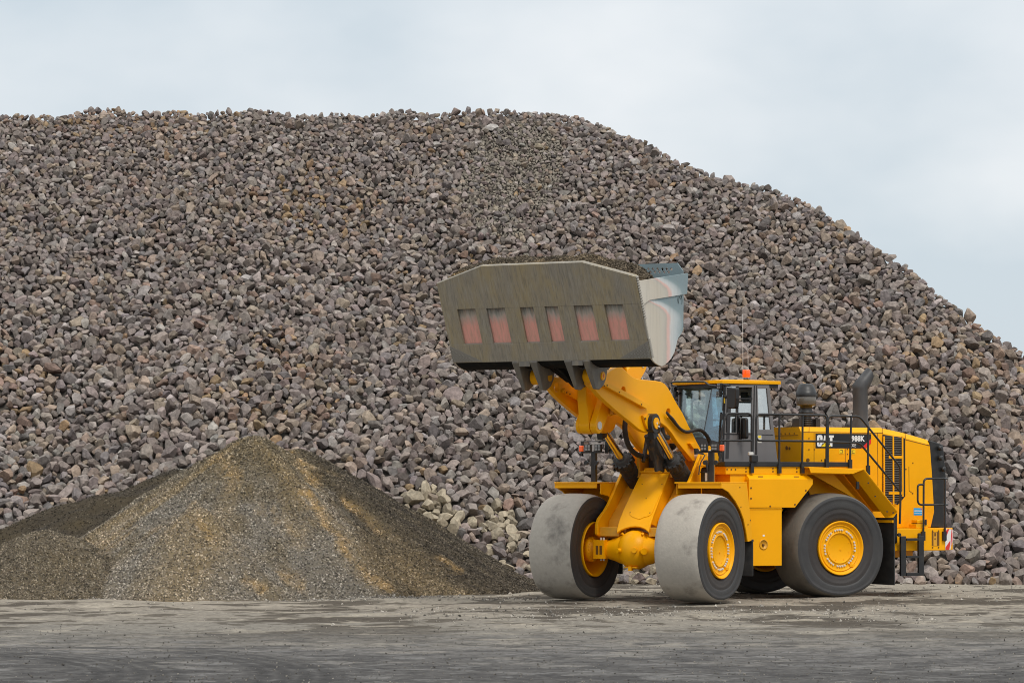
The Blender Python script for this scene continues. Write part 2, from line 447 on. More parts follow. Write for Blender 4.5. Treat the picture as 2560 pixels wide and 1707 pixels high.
# ---------------------------------------------------------------- the big rock heap
SKY = np.array([(-500,296),(-150,294),(0,294),(54,292),(90,296),(110,286),(134,293),(174,288),(228,275),(271,270),(301,276),(335,282),(382,278),(455,276),(495,283),(536,278),(583,281),(633,274),(676,278),(730,285),(790,283),(837,279),(884,287),(927,289),(954,282),(1014,275),(1054,285),(1108,281),(1201,279),(1242,276),(1309,279),(1349,279),(1389,286),(1436,291),(1476,303),(1516,313),(1550,332),(1617,355),(1684,396),(1744,421),(1820,449),(1891,464),(1939,477),(1998,497),(2040,518),(2081,545),(2117,569),(2165,604),(2212,634),(2266,664),(2314,710),(2355,742),(2415,783),(2474,830),(2522,857),(2560,878),(2700,970),(2900,1085),(3050,1165),(3130,1200),(4000,1260)], float)
SKY_FIX = np.array([(0, -10.7), (160, -9.5), (320, -6.6), (480, -2.4), (640, -5.3), (800, -3.9), (960, -8.2), (1120, -9.2), (1280, -6.3), (1440, -8.4), (1600, -6.5), (1760, -8.1), (1920, -12.1), (2080, -10.6), (2240, -7.4), (2400, -8.6), (2560, -5.9)], float)   # drop of the slope below the stones that crown it
TANR = .79
def toe_y(x): return 70.5 + .35 * np.sin(x * .45 + 1.0) + .25 * np.sin(x * 1.1)
_c, _s = math.cos(CAM_PITCH), math.sin(CAM_PITCH)
def heap_parts(x, y):
    u = x / y * _c * CAM_F + 1280
    v = np.interp(u, SKY[:, 0], SKY[:, 1]) + np.interp(u, SKY_FIX[:, 0], SKY_FIX[:, 1])
    b = -(v - 853.5) / CAM_F
    e = (_s + b * _c) / (_c - b * _s)
    toe = toe_y(x)
    yc = (CAM_H + TANR * toe) / (TANR - e)
    return toe, yc, CAM_H + e * yc
def heap_z(x, y):
    toe, yc, zc = heap_parts(x, y)
    zf = TANR * (y - toe); zb = zc - .25 * (y - yc)
    k = .9
    z = -k * np.logaddexp(-zf / k, -zb / k) + .25      # rounded crest
    z = np.where(y < yc, np.minimum(zf, z + .35), z)
    return z + (fbm(x * .28, y * .28, 5, 3) - .5) * .9 * np.clip((y - toe) / 3, 0, 1) * np.clip((yc - y) / 5, .12, 1) - .10
rock_mat = attr_mat('rock', .75, 10.0, .6, 1.36, 18.0, .9, .3, .02)
gap_shade_mat = mat('rock_gap_shade', (.055, .048, .042), .95, noise=(6, (.10, .088, .075), .4, .7), bump=(14, 1.0))  # dark sheet below the stones; its colour carries the shade of the gaps
hx, hy = np.arange(-24, 24, .25), np.arange(69, 99, .25)
HX, HY = np.meshgrid(hx, hy)
_t, _yc, _z = heap_parts(HX, HY)
HZ = np.maximum(heap_z(HX, HY) - .13 + .11 * np.clip((HY - _yc + 1.2) / .8, 0, 1), -.3)
bank_V = np.stack([HX.ravel(), HY.ravel(), HZ.ravel()], 1)

r2 = np.random.default_rng(11)
NT = 980000
tx, ty = r2.uniform(-16, 18, NT), r2.uniform(70.0, 93, NT)
toe, yc, zc = heap_parts(tx, ty)
t_u = tx / ty
keep = (ty > toe - .25) & (ty < yc + 1.6) & ((t_u > -.185) & (t_u < .215))
tx, ty, toe, yc = tx[keep], ty[keep], toe[keep], yc[keep]
tz = heap_z(tx, ty)
h01 = np.clip((ty - toe) / 15, 0, 1)
size = (.156 - .058 * h01) * np.exp(r2.normal(0, .25, len(tx)))
size = np.clip(size, .055, .38)
# finer rubble that slid from the crest
pu, pv = world_pt(1140, 285, 84.5), world_pt(1205, 345, 83.0)
rub = ((tx - (pu[0] + pv[0]) / 2 - .25 * (ty - 83.7)) / 1.25) ** 2 + ((ty - (pu[1] + pv[1]) / 2) / 2.3) ** 2
size = np.where(rub < 1, size * np.where(r2.random(len(tx)) < .86, .42, .9), size)
order = np.argsort(-size * r2.uniform(.55, 1.0, len(size)))
cell = .45; gridd = {}; acc = []
for i in order:
    x, y, z, d = tx[i], ty[i], tz[i], size[i]
    cx, cy = int(x // cell), int(y // cell); ok = True
    for a in (-1, 0, 1):
        for b in (-1, 0, 1):
            for (xx, yy, zz, dd) in gridd.get((cx + a, cy + b), ()):
                q = .45 * (d + dd)
                if (x - xx) ** 2 + (y - yy) ** 2 + (z - zz) ** 2 < q * q: ok = False; break
            if not ok: break
        if not ok: break
    if ok:
        acc.append(i); gridd.setdefault((cx, cy), []).append((x, y, z, d))
acc = np.array(acc); n_r = len(acc)
rx, ry, rz, rsz, rtoe, ryc = tx[acc], ty[acc], tz[acc], size[acc], toe[acc], yc[acc]
nrm = np.where((ry < ryc)[:, None], np.array([0, -.62, .785])[None], np.array([0, .24, .97])[None])
rP = np.stack([rx, ry, rz], 1) + nrm * (r2.normal(.02, .17, n_r) * rsz)[:, None]
rP[:, 2] = np.maximum(rP[:, 2], rsz * .22)
rK = r2.integers(0, len(ROCKS), n_r); rR = rand_rot(n_r, r2)
rS = rsz[:, None] * r2.uniform(.88, 1.16, (n_r, 3)) * 1.12
PAL = np.array([(0.223, 0.186, 0.166), (0.184, 0.148, 0.133), (0.248, 0.195, 0.153), (0.167, 0.145, 0.138), (0.281, 0.248, 0.229), (0.26, 0.176, 0.103), (0.218, 0.151, 0.117), (0.124, 0.101, 0.09)])
PALN = ['grey brown', 'mauve brown', 'tan', 'dark grey', 'pale grey', 'ochre', 'rusty brown', 'dark brown']
mix_p = np.array([.32, .21, .17, .13, .10, .008, .03, .05])
rC_i = r2.choice(len(PAL), n_r, p=mix_p / mix_p.sum())
# warmer stones on the left and middle of the heap, greyer ones on the right
warm = fbm(rx * .22, ry * .3, 31, 3)
sw = (warm > .56) & (r2.random(n_r) < .35); rC_i[sw] = r2.choice([2, 5, 6, 2], sw.sum())
rC = PAL[rC_i] * r2.uniform(.70, 1.32, (n_r, 1)) * r2.normal(1, .018, (n_r, 3))
# cream limestone lumps near the foot
for (u, v, wdt, pr) in ((975, 1175, .6, .7), (1005, 1215, .55, .65), (1150, 1205, .4, .5), (1110, 1285, 1.0, .22), (1190, 1250, .8, .2), (1480, 1330, 1.0, .4)):
    o_, d_ = ray('W', u, v)
    tt = (CAM_H + TANR * 70.6) / (TANR - d_[2] / d_[1]); cp = d_ / d_[1] * tt
    dd = np.hypot(rx - cp[0], (rz - (cp[2] + CAM_H)) * 1.0)
    c_ = (dd < wdt) & (ry < ryc - 4) & (r2.random(n_r) < pr)
    rC[c_] = np.array([.33, .28, .205]) * r2.uniform(.75, 1.2, (c_.sum(), 1)); rC_i[c_] = 99
def to_view(x, y, z):      # where a surface point lies along the slope, in the units the streaks were measured in
    d = y * _c + (z - CAM_H) * _s; up = -y * _s + (z - CAM_H) * _c
    return (1280 + CAM_F * x / d) * .91875, (853.5 - CAM_F * up / d) * .91875
_rb = (rub[acc] < 1.05) & (rsz < .10)
rC[_rb] = np.array([.235, .205, .168]) * r2.uniform(.85, 1.15, (_rb.sum(), 1))
BIG = [3,6,10,18,32,33,37,38,46,61,67,75,77,86,90,92,101,102,104,105,111,127,131,134,135,136,139,145,146,150,168,170,171,174,175,179,189,193,200,201,202,203,204,214,219,221,225,227,238,242,257,261,264,268,274,280,283,291,302,304,307,311,316,319,320,323,325,328,334,338,340,345,346,347,359,364,366,372,374,376,377,384,401,402,405,408,411,419,430,431,438,446,447,450,457,462,467,472,474,501,508,514,529,530,531,532,537,538,540,545,550,552,558,561,567,573,577,578,591,596,601,607,610,611,612,624,632,634,638,659,664,665,666,667,673,676,695,700,704,705,712,721,722,727,738,742,743,746,747,765,770,772,780,813,814,820,840,844,852,862,870,873,874,878,887,895,899,910,923,936,938,947,965,967,979,982,1001,1030,1036,1060,1078,1106,1109,1121,1134,1155,1157,1167,1172,1183,1209,1226,1237,1263,1266,1267,1287,1291,1306,1329,1352,1354,1381,1389,1407,1416,1420,1424,1432,1457,1507,1535,1540,1545,1554,1556,1559,1573,1581,1602,1623,1649,1686,1699,1705,1714,1728,1769,1770,1787,1802,1813,1815,1892,1903,1933,1976,1992,2023,2043,2045,2059,2070,2078,2176,2193,2201,2241,2252,2286,2302,2338,2342,2355,2377,2393,2409,2442,2448,2451,2475,2493,2501,2524,2682,2695,2749,2758,2764,2787,2823,2836,2897,2935,2946,3035,3112,3184,3189,3195,3196,3313,3354,3499,3546,3562,3705,3741,3821,3988,4153,4295,4379,4390,4436,4756,5123,5882,6304,7166]   #BIGLIST
big = np.array(sorted(BIG), int)
rest = np.setdiff1d(np.arange(n_r), big)
V, lo, sz, cc = scatter(ROCKS, rK[rest], rR[rest], rS[rest], rP[rest], rC[rest])
nb = len(V); ny_, nx_ = HX.shape
ii = np.arange(ny_ * nx_).reshape(ny_, nx_) + nb
bq = np.stack([ii[:-1, :-1], ii[:-1, 1:], ii[1:, 1:], ii[1:, :-1]], -1).reshape(-1, 4)
me = raw_mesh('rock_heap', np.vstack([V, bank_V]), np.concatenate([lo, bq.ravel()]), np.concatenate([sz, np.full(len(bq), 4)]), [rock_mat, gap_shade_mat],
              np.vstack([cc, np.full((len(bank_V), 3), .1)]))
mi = np.zeros(len(me.polygons), np.int32); mi[len(sz):] = 1
me.polygons.foreach_set('material_index', mi)
rock_heap = bpy.data.objects.new('rock_heap', me); COL.objects.link(rock_heap)
tag(rock_heap, 'huge sloping heap of angular grey brown quarry rocks filling the background', 'rock heap', kind='stuff')
print('rocks', n_r)
ZONES = [(2040, 2140, 1180, 1345, 'behind the black ladder'), (2140, 2360, 1290, 1345, 'on the ground at the lower right edge'), (2140, 2360, 1130, 1290, 'right of the red and white board'), (2160, 2360, 930, 1130, 'right of the black rear grille'),
         (2020, 2360, 740, 930, 'above the sloping end of the hood'), (1780, 2020, 740, 1000, 'behind the exhaust stack and the air intake'), (1560, 1780, 640, 880, 'behind the aerials over the cab roof'), (1780, 2360, 560, 740, 'high above the hood'),
         (1400, 1530, 1290, 1345, 'under the front axle'), (1060, 1430, 1130, 1345, 'left of the far front tyre'), (860, 1060, 1100, 1290, 'beside the tall gravel heap\'s right flank'),
         (1200, 1420, 880, 1130, 'under the far lift arm'), (1020, 1200, 860, 1130, 'below the left end of the bucket'), (740, 1020, 860, 1100, 'above the tall gravel heap\'s right flank'), (420, 740, 820, 1060, 'above the peak of the tall gravel heap'),
         (0, 420, 1000, 1270, 'just above the dark gravel ridge'), (0, 420, 700, 1000, 'well above the dark gravel ridge'), (700, 1020, 560, 860, 'left of the raised bucket'), (420, 740, 560, 820, 'in the middle left of the heap'),
         (1000, 1560, 400, 600, 'above the raised bucket')]
def zone_of(u, v):
    for a, b, c, d, nm in ZONES:
        if a <= u < b and c <= v < d: return nm
    return 'high on the heap' if v < 560 else 'in the open slope of the heap'
bu, bv = to_view(rP[big, 0], rP[big, 1], rP[big, 2]) if len(big) else ([], [])
names = {}
for j, i in enumerate(big):
    cn = 'cream' if rC_i[i] == 99 else PALN[rC_i[i]]
    if cn != 'cream': cn = ('light ' if rC[i].mean() > PAL[rC_i[i]].mean() * 1.13 and not cn.startswith(('pale', 'dark')) else 'deep ' if rC[i].mean() < PAL[rC_i[i]].mean() * .87 and not cn.startswith(('pale', 'dark')) else '') + cn
    names.setdefault((cn, zone_of(bu[j], bv[j])), []).append(j)
rock_label = {}
for (cn, z), js in names.items():
    left = list(js)
    if len(left) == 1: rock_label[left[0]] = 'only big %s rock %s' % (cn, z); continue
    for word, key in (('largest', lambda j: -rS[big[j]].mean()), ('leftmost', lambda j: bu[j]), ('rightmost', lambda j: -bu[j]), ('topmost', lambda j: bv[j]), ('lowest', lambda j: -bv[j])):
        if not left: break
        cand = sorted(js, key=key)[0]
        if cand in left: rock_label[cand] = '%s big %s rock %s' % (word, cn, z); left.remove(cand)
    for j in left: rock_label[j] = 'middling big %s rock %s' % (cn, z)
for j, i in enumerate(big):
    V, lo, sz = ROCKS[rK[i]]
    W = (V * rS[i]) @ rR[i].T
    o = bpy.data.objects.new('rock', raw_mesh('rock', W, lo, sz, [rock_mat], np.tile(rC[i], (len(W), 1))))
    o.location = rP[i]; COL.objects.link(o)
    tag(o, rock_label[j], 'rock', 'big loose rocks lying on the rock heap')

# ---------------------------------------------------------------- gravel heaps
grav_mat = attr_mat('gravel', .9, 60.0, .7, 1.3, 70.0, .7, .2, .015)
def cone(x, y, p, tan, rnd=.35, sx=1.0, seed=0, rough=.18):
    dx, dy = (x - p[0]) / sx, y - p[1]
    d = np.hypot(dx, dy); a = np.arctan2(dy, dx)
    d2 = np.sqrt(d * d + rnd * rnd) - rnd * .75
    lob = (fbm(a * 3.0 + seed, d * .12, seed, 3) - .5) * rough * np.minimum(d, 2.5)
    return p[2] - tan * d2 + lob
def seg_dist(px, py, line):
    b = np.full(px.shape, 1e9)
    for (x0, y0), (x1, y1) in zip(line[:-1], line[1:]):
        L2 = (x1 - x0) ** 2 + (y1 - y0) ** 2; t = np.clip(((px - x0) * (x1 - x0) + (py - y0) * (y1 - y0)) / L2, 0, 1)
        b = np.minimum(b, np.hypot(px - x0 - t * (x1 - x0), py - y0 - t * (y1 - y0)))
    return b
def heap(name, label, cones, x0, x1, y0, y1, colour, ngrain, step=.06, seed=1, gs=(.022, .055), group='gravel heaps in front of the rocks'):
    gx_, gy_ = np.arange(x0, x1, step), np.arange(y0, y1, step); X, Y = np.meshgrid(gx_, gy_)
    def hz(x, y):
        z = np.full(np.shape(x), -9.0)
        for i, (p, tan, rnd, sx) in enumerate(cones):
            c = cone(x, y, p, tan, rnd, sx, seed + i * 7)
            k = .07; z = np.logaddexp(z / k, c / k) * k
        z = z + (fbm(x * 1.3, y * 1.3, seed + 40, 4) - .5) * .20
        return np.where(z < .25, z * .75 + .0625, z)     # run-out at the foot
    Z = hz(X, Y)
    C = colour(X.ravel(), Y.ravel(), Z.ravel())
    Zc = np.maximum(Z, -.12)
    ny, nx = X.shape; i = np.arange(ny * nx).reshape(ny, nx)
    q = np.stack([i[:-1, :-1], i[:-1, 1:], i[1:, 1:], i[1:, :-1]], -1).reshape(-1, 4)
    up = Zc.ravel()[q].max(1) > -.11; q = q[up]
    r = np.random.default_rng(seed)
    n = ngrain * 3
    px, py = r.uniform(x0, x1, n), r.uniform(y0, y1, n); pz = hz(px, py)
    ok = (pz > -.02); px, py, pz = px[ok][:ngrain], py[ok][:ngrain], pz[ok][:ngrain]; n = len(px)
    S = r.uniform(gs[0], gs[1], n)[:, None] * r.uniform(.8, 1.3, (n, 3))
    gc = colour(px, py, pz)
    lum = gc.mean(1, keepdims=True); gc = lum * .3 + gc * .7
    gc *= r.choice([.55, .95, 1.3, 1.8, 2.6], n, p=[.22, .25, .25, .18, .1])[:, None]
    C = C * .74
    V, lo, sz, cc = scatter(GRIT, r.integers(0, len(GRIT), n), rand_rot(n, r), S, np.stack([px, py, pz + .004], 1), gc)
    nv = X.size
    me = raw_mesh(name, np.vstack([np.stack([X.ravel(), Y.ravel(), Zc.ravel()], 1), V]), np.concatenate([q.ravel(), lo + nv]),
                  np.concatenate([np.full(len(q), 4), sz]), [grav_mat], np.vstack([C, cc]))
    o = bpy.data.objects.new(name, me); COL.objects.link(o)
    return tag(o, label, 'gravel heap', group)
GREY, DARK, OCHRE, OLIVE = np.array([.185, .160, .126]), np.array([.036, .031, .027]), np.array([.37, .235, .085]), np.array([.155, .115, .058])
pk1, pk2 = world_pt(588, 1000, 67.0), world_pt(684, 1026, 67.9)
pk3, pk4, pk5 = world_pt(450, 1164, 63.55), world_pt(742, 1150, 66.0), world_pt(300, 1290, 62.9)
STREAKS = [([(670, 1033), (700, 1073), (731, 1103)], 13, 1.0), ([(700, 1134), (736, 1178), (771, 1230), (823, 1300), (884, 1348)], 13, 1.0), ([(788, 1156), (841, 1191), (884, 1221)], 12, .95),
           ([(990, 1283), (1051, 1309)], 7, .7), ([(438, 1169), (464, 1204), (490, 1248)], 13, .6), ([(560, 1326), (613, 1357)], 10, .8), ([(490, 1046), (525, 1090), (540, 1120)], 16, .6),
           ([(648, 1318), (700, 1344)], 14, .7), ([(175, 1274), (289, 1239), (394, 1204)], 16, .4), ([(600, 1180), (640, 1210), (690, 1230)], 22, .45)]
def main_col(x, y, z):
    u, v = to_view(x, y, z)
    a = np.arctan2(y - pk1[1], x - pk1[0]); d = np.hypot(x - pk1[0], y - pk1[1])
    n1 = fbm(a * 7, d * .5, 51, 4); n2 = fbm(x * 2.2, y * 2.2, 57, 4); n3 = fbm(a * 18, d * .9, 63, 3); n4 = fbm(x * 4.5, y * 4.5, 67, 4)
    top = np.clip((z - 1.5 + (n2 - .5) * 1.2) / 1.1, 0, 1) * .85
    C = GREY[None] * (1 - top[:, None]) + OLIVE[None] * .85 * top[:, None]
    w = np.clip((n1 - .42) * 5, 0, 1) * np.clip((n2 - .3) * 3, 0, 1); C = C * (1 - w[:, None] * .55) + OLIVE[None] * (w[:, None] * .55)
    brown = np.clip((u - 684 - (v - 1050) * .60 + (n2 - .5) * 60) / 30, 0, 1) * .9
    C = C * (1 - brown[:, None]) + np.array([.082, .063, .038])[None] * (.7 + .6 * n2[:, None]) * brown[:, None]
    dark = np.clip((u - 712 - (v - 1052) * 1.12 + (n2 - .5) * 60) / 40, 0, 1) * .95  # shade of the flank turned from the light, painted into the colour
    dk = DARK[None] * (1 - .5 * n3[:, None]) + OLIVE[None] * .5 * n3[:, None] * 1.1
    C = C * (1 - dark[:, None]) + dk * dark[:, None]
    m = np.zeros_like(u)
    for line, wd, st in STREAKS:
        s = seg_dist(u + (n2 - .5) * 55, v + (n3 - .5) * 35, line)
        m = np.maximum(m, np.clip(1.25 - s / wd / 1.25, 0, 1) ** .8 * st * .85 * np.clip((n3 - .24) * 3.2, 0, 1) * np.clip((n4 - .3) * 4, .3, 1))
    tan_ = np.clip((fbm(a * 4 + 3, d * .35, 77, 4) - .45) * 4, 0, 1) * (1 - dark) * .5
    C = C * (1 - tan_[:, None]) + np.array([.27, .19, .088])[None] * tan_[:, None]
    C = C * (1 - m[:, None]) + OCHRE[None] * m[:, None]
    return C * (.8 + .4 * fbm(x * 9, y * 9, 71, 3))[:, None]
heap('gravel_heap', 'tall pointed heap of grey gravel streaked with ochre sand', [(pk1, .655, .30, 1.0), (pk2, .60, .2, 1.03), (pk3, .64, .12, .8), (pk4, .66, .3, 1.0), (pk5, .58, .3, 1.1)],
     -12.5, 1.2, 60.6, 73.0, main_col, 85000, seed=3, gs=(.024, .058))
pl, pl2 = world_pt(106, 1214, 63.5), world_pt(-40, 1290, 62.6)
def left_col(x, y, z):
    n = fbm(x * 1.6, y * 1.6, 81, 4); n2 = fbm(x * 8, y * 8, 83, 3)
    C = np.array([.125, .10, .068])[None] * (1 - .5 * n[:, None]) + OLIVE[None] * (.55 * n[:, None])
    return C * (.75 + .5 * n2)[:, None]
heap('gravel_heap', 'low mound of olive grey gravel at the left edge of the photo', [(pl, .62, .35, 1.1), (pl2, .56, .4, 1.2)], -15, -6.3, 60.4, 67.5, left_col, 24000, seed=9, gs=(.024, .055))
pb1, pb2, pb3 = world_pt(415, 1074, 69.6), world_pt(250, 1130, 69.0), world_pt(15, 1264, 68.0)
def back_col(x, y, z):
    n = fbm(x * 1.2, y * 3, 91, 4)
    C = DARK[None] * 1.25 * (1 - n[:, None]) + OLIVE[None] * n[:, None] * .55
    return C * (.75 + .5 * fbm(x * 8, y * 8, 93, 3))[:, None]
heap('gravel_heap', 'dark brown gravel ridge behind the left side of the tall gravel heap', [(pb1, .60, .3, 1.3), (pb2, .6, .3, 1.4), (pb3, .6, .3, 1.5)], -15.5, -4, 64.5, 74.5, back_col, 30000, seed=15, gs=(.02, .045))

# loose pebbles lying about on the yard
r3 = np.random.default_rng(5); n = 4200
py = 70.8 - np.abs(r3.normal(0, 1, n)) * 7.5; px = r3.uniform(-.17, .175, n) * py
n2 = 2600; ang = r3.uniform(0, 6.28, n2); qy = np.concatenate([py, r3.uniform(52, 58, 1400), 62.0 + r3.normal(0, .5, n2)])
qx = np.concatenate([px, r3.uniform(-2, 7, 1400), r3.uniform(-11, .5, n2)])
nq = r3.uniform(0, 1, 5200) ** 1.3 * 15 + 36; qx = np.concatenate([qx, r3.uniform(-.165, .17, 5200) * nq]); n_far = len(qy); qy = np.concatenate([qy, nq])
ok = (qy > 39) | (np.arange(len(qy)) >= n_far); near = np.arange(len(qy))[ok] >= n_far; qx, qy = qx[ok], qy[ok]; n = len(qx)
S = np.where(near, .008 + .024 * r3.random(n) ** 4, .012 + .05 * r3.random(n) ** 5)[:, None] * r3.uniform(.8, 1.3, (n, 3))
V, lo, sz, cc = scatter(GRIT, r3.integers(0, len(GRIT), n), rand_rot(n, r3), S, np.stack([qx, qy, ground_z(qx, qy) + S[:, 2] * .2], 1),
                        np.where(near[:, None], .5, 1.0) * np.array([.30, .275, .24])[None] * r3.choice([.45, .8, 1.1, 1.6], n)[:, None])
pebbles = bpy.data.objects.new('loose_gravel', raw_mesh('loose_gravel', V, lo, sz, [grav_mat], cc)); COL.objects.link(pebbles)
tag(pebbles, 'small loose stones scattered over the yard', 'loose gravel', kind='stuff')

# ---------------------------------------------------------------- materials of the loader
YEL = mat('machine_yellow', (.93, .41, .0), .42, spec=.22, noise=(1.7, (.86, .385, .0), .45, .75), bump=(260, .02))
YEL_D = mat('machine_yellow_dark', (.74, .345, .012), .5, noise=(2.6, (.50, .27, .05), .5, .8))  # darker, browner yellow for frame, axle and linkage parts
BLK = mat('black_paint', (.016, .016, .017), .42, noise=(5, (.035, .033, .03), .5, .75))
RUB = mat('black_rubber', (.022, .021, .021), .7, noise=(4, (.05, .046, .042), .45, .75))
CHROME = mat('chrome_rod', (.62, .60, .57), .13, metal=1.0)
STEEL = mat('bright_steel', (.70, .68, .64), .4, metal=.25)
GREYP = mat('cab_grey_paint', (.165, .152, .15), .36, coat=.3)
GREYD = mat('cab_dark_grey', (.045, .043, .045), .4)
BEIGE = mat('cab_trim_pale', (.62, .60, .54), .6)
BHINGE = mat('hinge_steel', (.135, .122, .105), .5, noise=(5, (.20, .17, .125), .45, .7, (2, 2, .5)))
SEATM = mat('seat_cloth', (.035, .037, .042), .8)
ORANGE = mat('orange_lens', (.95, .13, .012), .25, coat=.5)
LENS = mat('clear_lens', (.20, .205, .21), .15, coat=.5)
WHITE = mat('white_decal', (.82, .82, .80), .45)
DECALK = mat('black_decal', (.012, .013, .015), .35)
RED = mat('red_decal', (.75, .02, .012), .4)
DYEL = mat('bright_yellow_decal', (.92, .66, .01), .4)
BLUE = mat('blue_sticker', (.02, .36, .78), .4)
SEAM = mat('panel_seam', (.16, .065, .004), .7)
MIRR = mat('mirror_back', (.014, .012, .012), .4)
BOWL = mat('smoked_bowl', (.11, .10, .085), .25, coat=.4)
EXH = mat('exhaust_steel', (.035, .035, .038), .5, noise=(6, (.06, .058, .058), .4, .7, (1, 1, .3)))
def tyre_mats(c0=(.42, .385, .335), c1=(.20, .182, .16)):
    t0 = mat('tyre_tread_tone', c0, .85, noise=(1.6, c1, .55, .70), bump=(26, .2))
    nt_ = t0.node_tree; b = nt_.nodes['Principled BSDF']
    # scuffs and a fine speckle over the tread tone
    co = nt_.nodes.new('ShaderNodeTexCoord'); n = nt_.nodes.new('ShaderNodeTexNoise'); n.inputs['Scale'].default_value = 11; n.inputs['Detail'].default_value = 9; n.inputs['Roughness'].default_value = .75
    r = nt_.nodes.new('ShaderNodeMapRange'); r.inputs['From Min'].default_value = .3; r.inputs['From Max'].default_value = .7; r.inputs['To Min'].default_value = .88; r.inputs['To Max'].default_value = 1.1
    mx = nt_.nodes.new('ShaderNodeMix'); mx.data_type = 'RGBA'; mx.blend_type = 'MULTIPLY'; mx.inputs['Factor'].default_value = 1
    old = b.inputs['Base Color'].links[0].from_socket
    nt_.links.new(co.outputs['Object'], n.inputs['Vector']); nt_.links.new(n.outputs['Fac'], r.inputs['Value'])
    nt_.links.new(old, mx.inputs['A']); nt_.links.new(r.outputs['Result'], mx.inputs['B']); nt_.links.new(mx.outputs['Result'], b.inputs['Base Color'])
    t1 = mat('tyre_sidewall_outer', (.036, .035, .036), .6, noise=(2.5, (.05, .048, .047), .4, .7), bump=(40, .15))
    t2 = mat('tyre_sidewall_inner', (.032, .027, .026), .64, noise=(2.5, (.042, .036, .033), .4, .7), bump=(40, .15))
    return [t0, t1, t2]
TYRE = tyre_mats(); TYRE_R_SHADED = tyre_mats((.135, .122, .102), (.08, .072, .06))  # rear tread darker: dirt, with the shade of the body painted in
def bucket_mats():
    # worn steel, dragged vertically by gravel, filmed with ochre mud
    m = bpy.data.materials.new('worn_bucket_steel'); m.use_nodes = True; t = m.node_tree; b = t.nodes['Principled BSDF']; k = t.links.new
    b.inputs['Roughness'].default_value = .5; b.inputs['Metallic'].default_value = .25
    co = t.nodes.new('ShaderNodeTexCoord')
    def nz(sc, scale, loc=(0, 0, 0), det=6):
        mp = t.nodes.new('ShaderNodeMapping'); mp.inputs['Scale'].default_value = sc; mp.inputs['Location'].default_value = loc
        n = t.nodes.new('ShaderNodeTexNoise'); n.inputs['Scale'].default_value = scale; n.inputs['Detail'].default_value = det; n.inputs['Roughness'].default_value = .65
        k(co.outputs['Object'], mp.inputs[0]); k(mp.outputs[0], n.inputs['Vector']); return n.outputs['Fac']
    def rg(v, a, c, lo=0., hi=1.):
        r = t.nodes.new('ShaderNodeMapRange'); r.inputs['From Min'].default_value = a; r.inputs['From Max'].default_value = c; r.inputs['To Min'].default_value = lo; r.inputs['To Max'].default_value = hi
        k(v, r.inputs['Value']); return r.outputs['Result']
    def mx(f, a, c, mode='MIX'):
        q = t.nodes.new('ShaderNodeMix'); q.data_type = 'RGBA'; q.blend_type = mode
        if isinstance(f, float): q.inputs['Factor'].default_value = f
        else: k(f, q.inputs['Factor'])
        for s, x in (('A', a), ('B', c)):
            if isinstance(x, tuple): q.inputs[s].default_value = (*x, 1)
            else: k(x, q.inputs[s])
        return q.outputs['Result']
    c = mx(rg(nz((1, 1.3, .35), 1.6), .40, .62), (.305, .272, .222), (.37, .30, .18))
    c = mx(rg(nz((6, 15, .7), 1.6, (3, 1, 0)), .48, .68, 0, .6), c, (.40, .37, .31))
    c = mx(rg(nz((6, 22, .9), 1.6, (9, 4, 0)), .50, .68, 0, .6), c, (.15, .138, .122))
    k(c, b.inputs['Base Color'])
    # pocket floors: primer red, scoured through to grey, overhang shade painted dark along the top
    m2 = bpy.data.materials.new('worn_primer_shaded_top'); m2.use_nodes = True; t = m2.node_tree; b = t.nodes['Principled BSDF']; k = t.links.new
    b.inputs['Roughness'].default_value = .6
    co = t.nodes.new('ShaderNodeTexCoord'); sp = t.nodes.new('ShaderNodeSeparateXYZ'); k(co.outputs['Object'], sp.inputs[0])
    ad = t.nodes.new('ShaderNodeMath'); ad.operation = 'MULTIPLY_ADD'; k(nz((3, 9, 1), 1.6), ad.inputs[0]); ad.inputs[1].default_value = .34; k(sp.outputs['Z'], ad.inputs[2])
    c = mx(rg(ad.outputs[0], 5.20, 5.40), (.78, .36, .295), (.40, .38, .335))
    c = mx(rg(ad.outputs[0], 5.36, 5.50), c, (.12, .115, .10))
    c = mx(rg(nz((5, 14, .9), 1.6, (5, 5, 0)), .45, .68, 0, .55), c, (.42, .29, .21))
    k(c, b.inputs['Base Color'])
    # side plate: bare greyish steel, a pink heat line and blue grey paint further back
    out = []
    for nm, ztop in (('side_plate_lower', 5.40), ('side_plate_upper', 5.84)):
        m3 = bpy.data.materials.new(nm); m3.use_nodes = True; t = m3.node_tree; b = t.nodes['Principled BSDF']; k = t.links.new
        b.inputs['Roughness'].default_value = .42; b.inputs['Metallic'].default_value = .15
        co = t.nodes.new('ShaderNodeTexCoord'); sp = t.nodes.new('ShaderNodeSeparateXYZ'); k(co.outputs['Object'], sp.inputs[0])
        def mth(op, a, c=None, d=None):
            q = t.nodes.new('ShaderNodeMath'); q.operation = op
            for i, x in enumerate((a, c, d)):
                if x is None: continue
                if isinstance(x, float): q.inputs[i].default_value = x
                else: k(x, q.inputs[i])
            return q.outputs[0]
        up = mth('MAXIMUM', mth('SUBTRACT', sp.outputs['Z'], ztop - .34), 0.0)
        bend = mth('MULTIPLY', mth('POWER', mth('MULTIPLY', up, 3.0), 3.0), .75)
        n0 = nz((1.4, 1, 1.2), 1.6)
        w = mth('ADD', mth('SUBTRACT', sp.outputs['X'], bend), mth('MULTIPLY', mth('SUBTRACT', n0, .5), .30))
        rp = t.nodes.new('ShaderNodeValToRGB'); k(rg(w, 1.8, 3.8), rp.inputs['Fac'])
        e = rp.color_ramp.elements; e[0].position = 0; e[0].color = (.20, .265, .285, 1); e[1].position = 1; e[1].color = (.60, .555, .475, 1)
